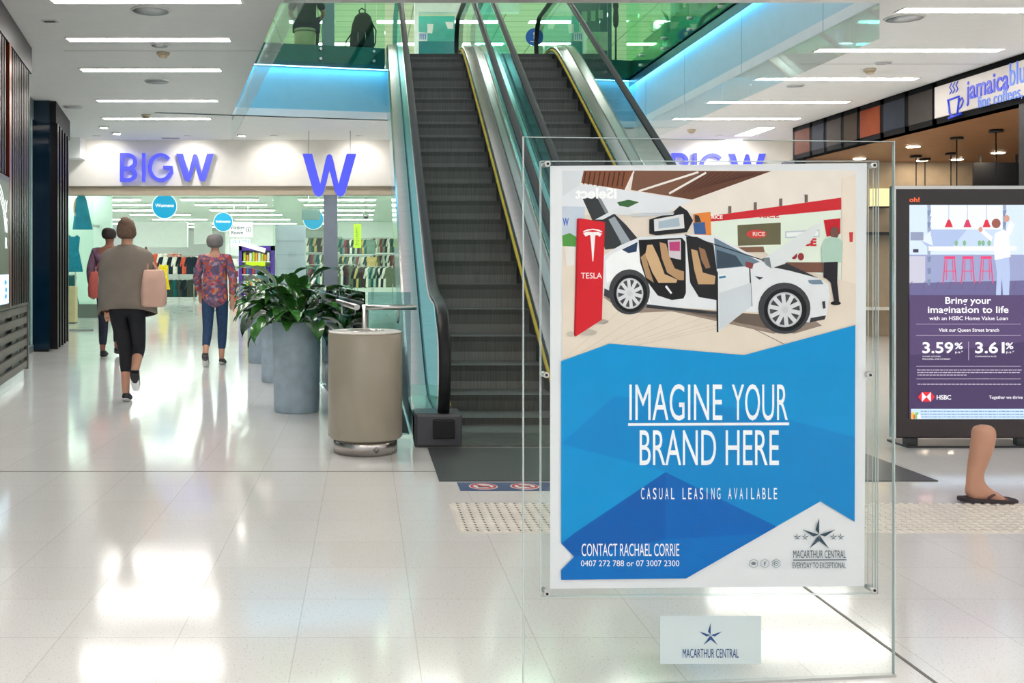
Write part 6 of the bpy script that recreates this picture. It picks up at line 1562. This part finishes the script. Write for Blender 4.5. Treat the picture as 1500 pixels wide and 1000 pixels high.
f = MB(); f.ell(c_+Vector((.01, -.004, .06)), (.035, .003, .035)); f.obox(c_+Vector((.01, -.004, -.01)), (.05, .004, .07)); f.obox(c_+Vector((0, -.004, -.085)), (.16, .004, .012))
f.build('pictogram', m_wv, t)
Yd2 = 21.5
t = thing('dark_shopfront', 'dark teal shop panel with pale posters behind the right escalator head', 'shop front', (XP(866, Yd2), Yd2, ZU))
MB().box(XP(838, Yd2), Yd2, ZU, XP(896, Yd2), Yd2+.15, ZT-.02).build('panel', mat('dark_teal', (24, 74, 80), 0.3, var=.1), t)
b = MB()
for (a, b0, c0, d0) in ((852, 17, 860, 32), (865, 16, 872, 31), (876, 15, 883, 27), (855, 47, 890, 74)): b.box(XP(a, Yd2), Yd2-.02, ZP(d0, Yd2), XP(c0, Yd2), Yd2, ZP(b0, Yd2))
b.build('posters', mat('poster_sage', (130, 150, 132), 0.5, var=.15), t)
Yp = 19.6
t = thing('closed_parasol', 'closed black parasol on a slim pole behind the upper right glass', 'parasol', (XP(902, Yp), Yp, ZU))
xp = XP(902, Yp)
MB().tube([(xp, Yp, ZU), (xp, Yp, ZP(4, Yp))], .02, 8).build('pole', m_black, t)
MB().lathe((xp, Yp, 0), [(.02, ZP(41, Yp)), (.05, ZP(37, Yp)), (.06, ZP(28, Yp)), (.045, ZP(14, Yp)), (.06, ZP(9, Yp)), (.03, ZP(-4, Yp))], 14).build('canopy', m_black, t)
MB().lathe((xp, Yp, ZU), [(.25, 0), (.25, .06), (.03, .08)], 24).build('base', m_dark, t)
for k, px in enumerate((994, 962)):
    Yc = 19+k*8.0
    t = thing('upper_column', ['green painted column standing on the upper right floor', 'slim pale column deeper on the upper right floor'][k], 'column', (XP(px, Yc), Yc, ZU))
    MB().box(XP(px-5, Yc), Yc, ZU, XP(px+5, Yc), Yc+.3, ZT).build('shaft', mat('column_green_%d' % k, ((46, 128, 104), (170, 200, 180))[k], 0.4), t)
    MB().box(XP(px-6, Yc), Yc-.02, ZU, XP(px+6, Yc), Yc+.32, ZU+.1).build('base', m_dark, t)
# long planters and seats along the upper right edge
m_box = mat('dark_planter_box', (20, 46, 48), 0.5, var=.15)
for k in range(5):
    y0 = 10.2+k*1.58; zt = ZU+.42
    t = thing('planter_box', 'dark planter box %s along the upper right edge, nearest the viewer first' % ORD[k], 'planter', (RX+.35, y0+.7, ZU), 'planter boxes along the upper right edge')
    MB().box(RX+.12, y0, ZU, RX+.55, y0+1.4, zt).build('box', m_box, t, bevel=.01)
    MB().box(RX+.15, y0+.03, zt, RX+.52, y0+1.37, zt+.01).build('soil', m_soil, t)
    fo = MB(); rnd = random.Random(40+k)
    for i in range(34):
        leaf(fo, (RX+.2+.28*rnd.random(), y0+.1+1.2*rnd.random(), zt), rnd.uniform(0, 6.28), rnd.uniform(.6, 1.4), rnd.uniform(.16, .28), .07, rnd.uniform(.6, 1.6), 1)
    fo.build('foliage', [m_leaf, mat('deep_leaf', (12, 40, 32), 0.4, var=.4)], t)
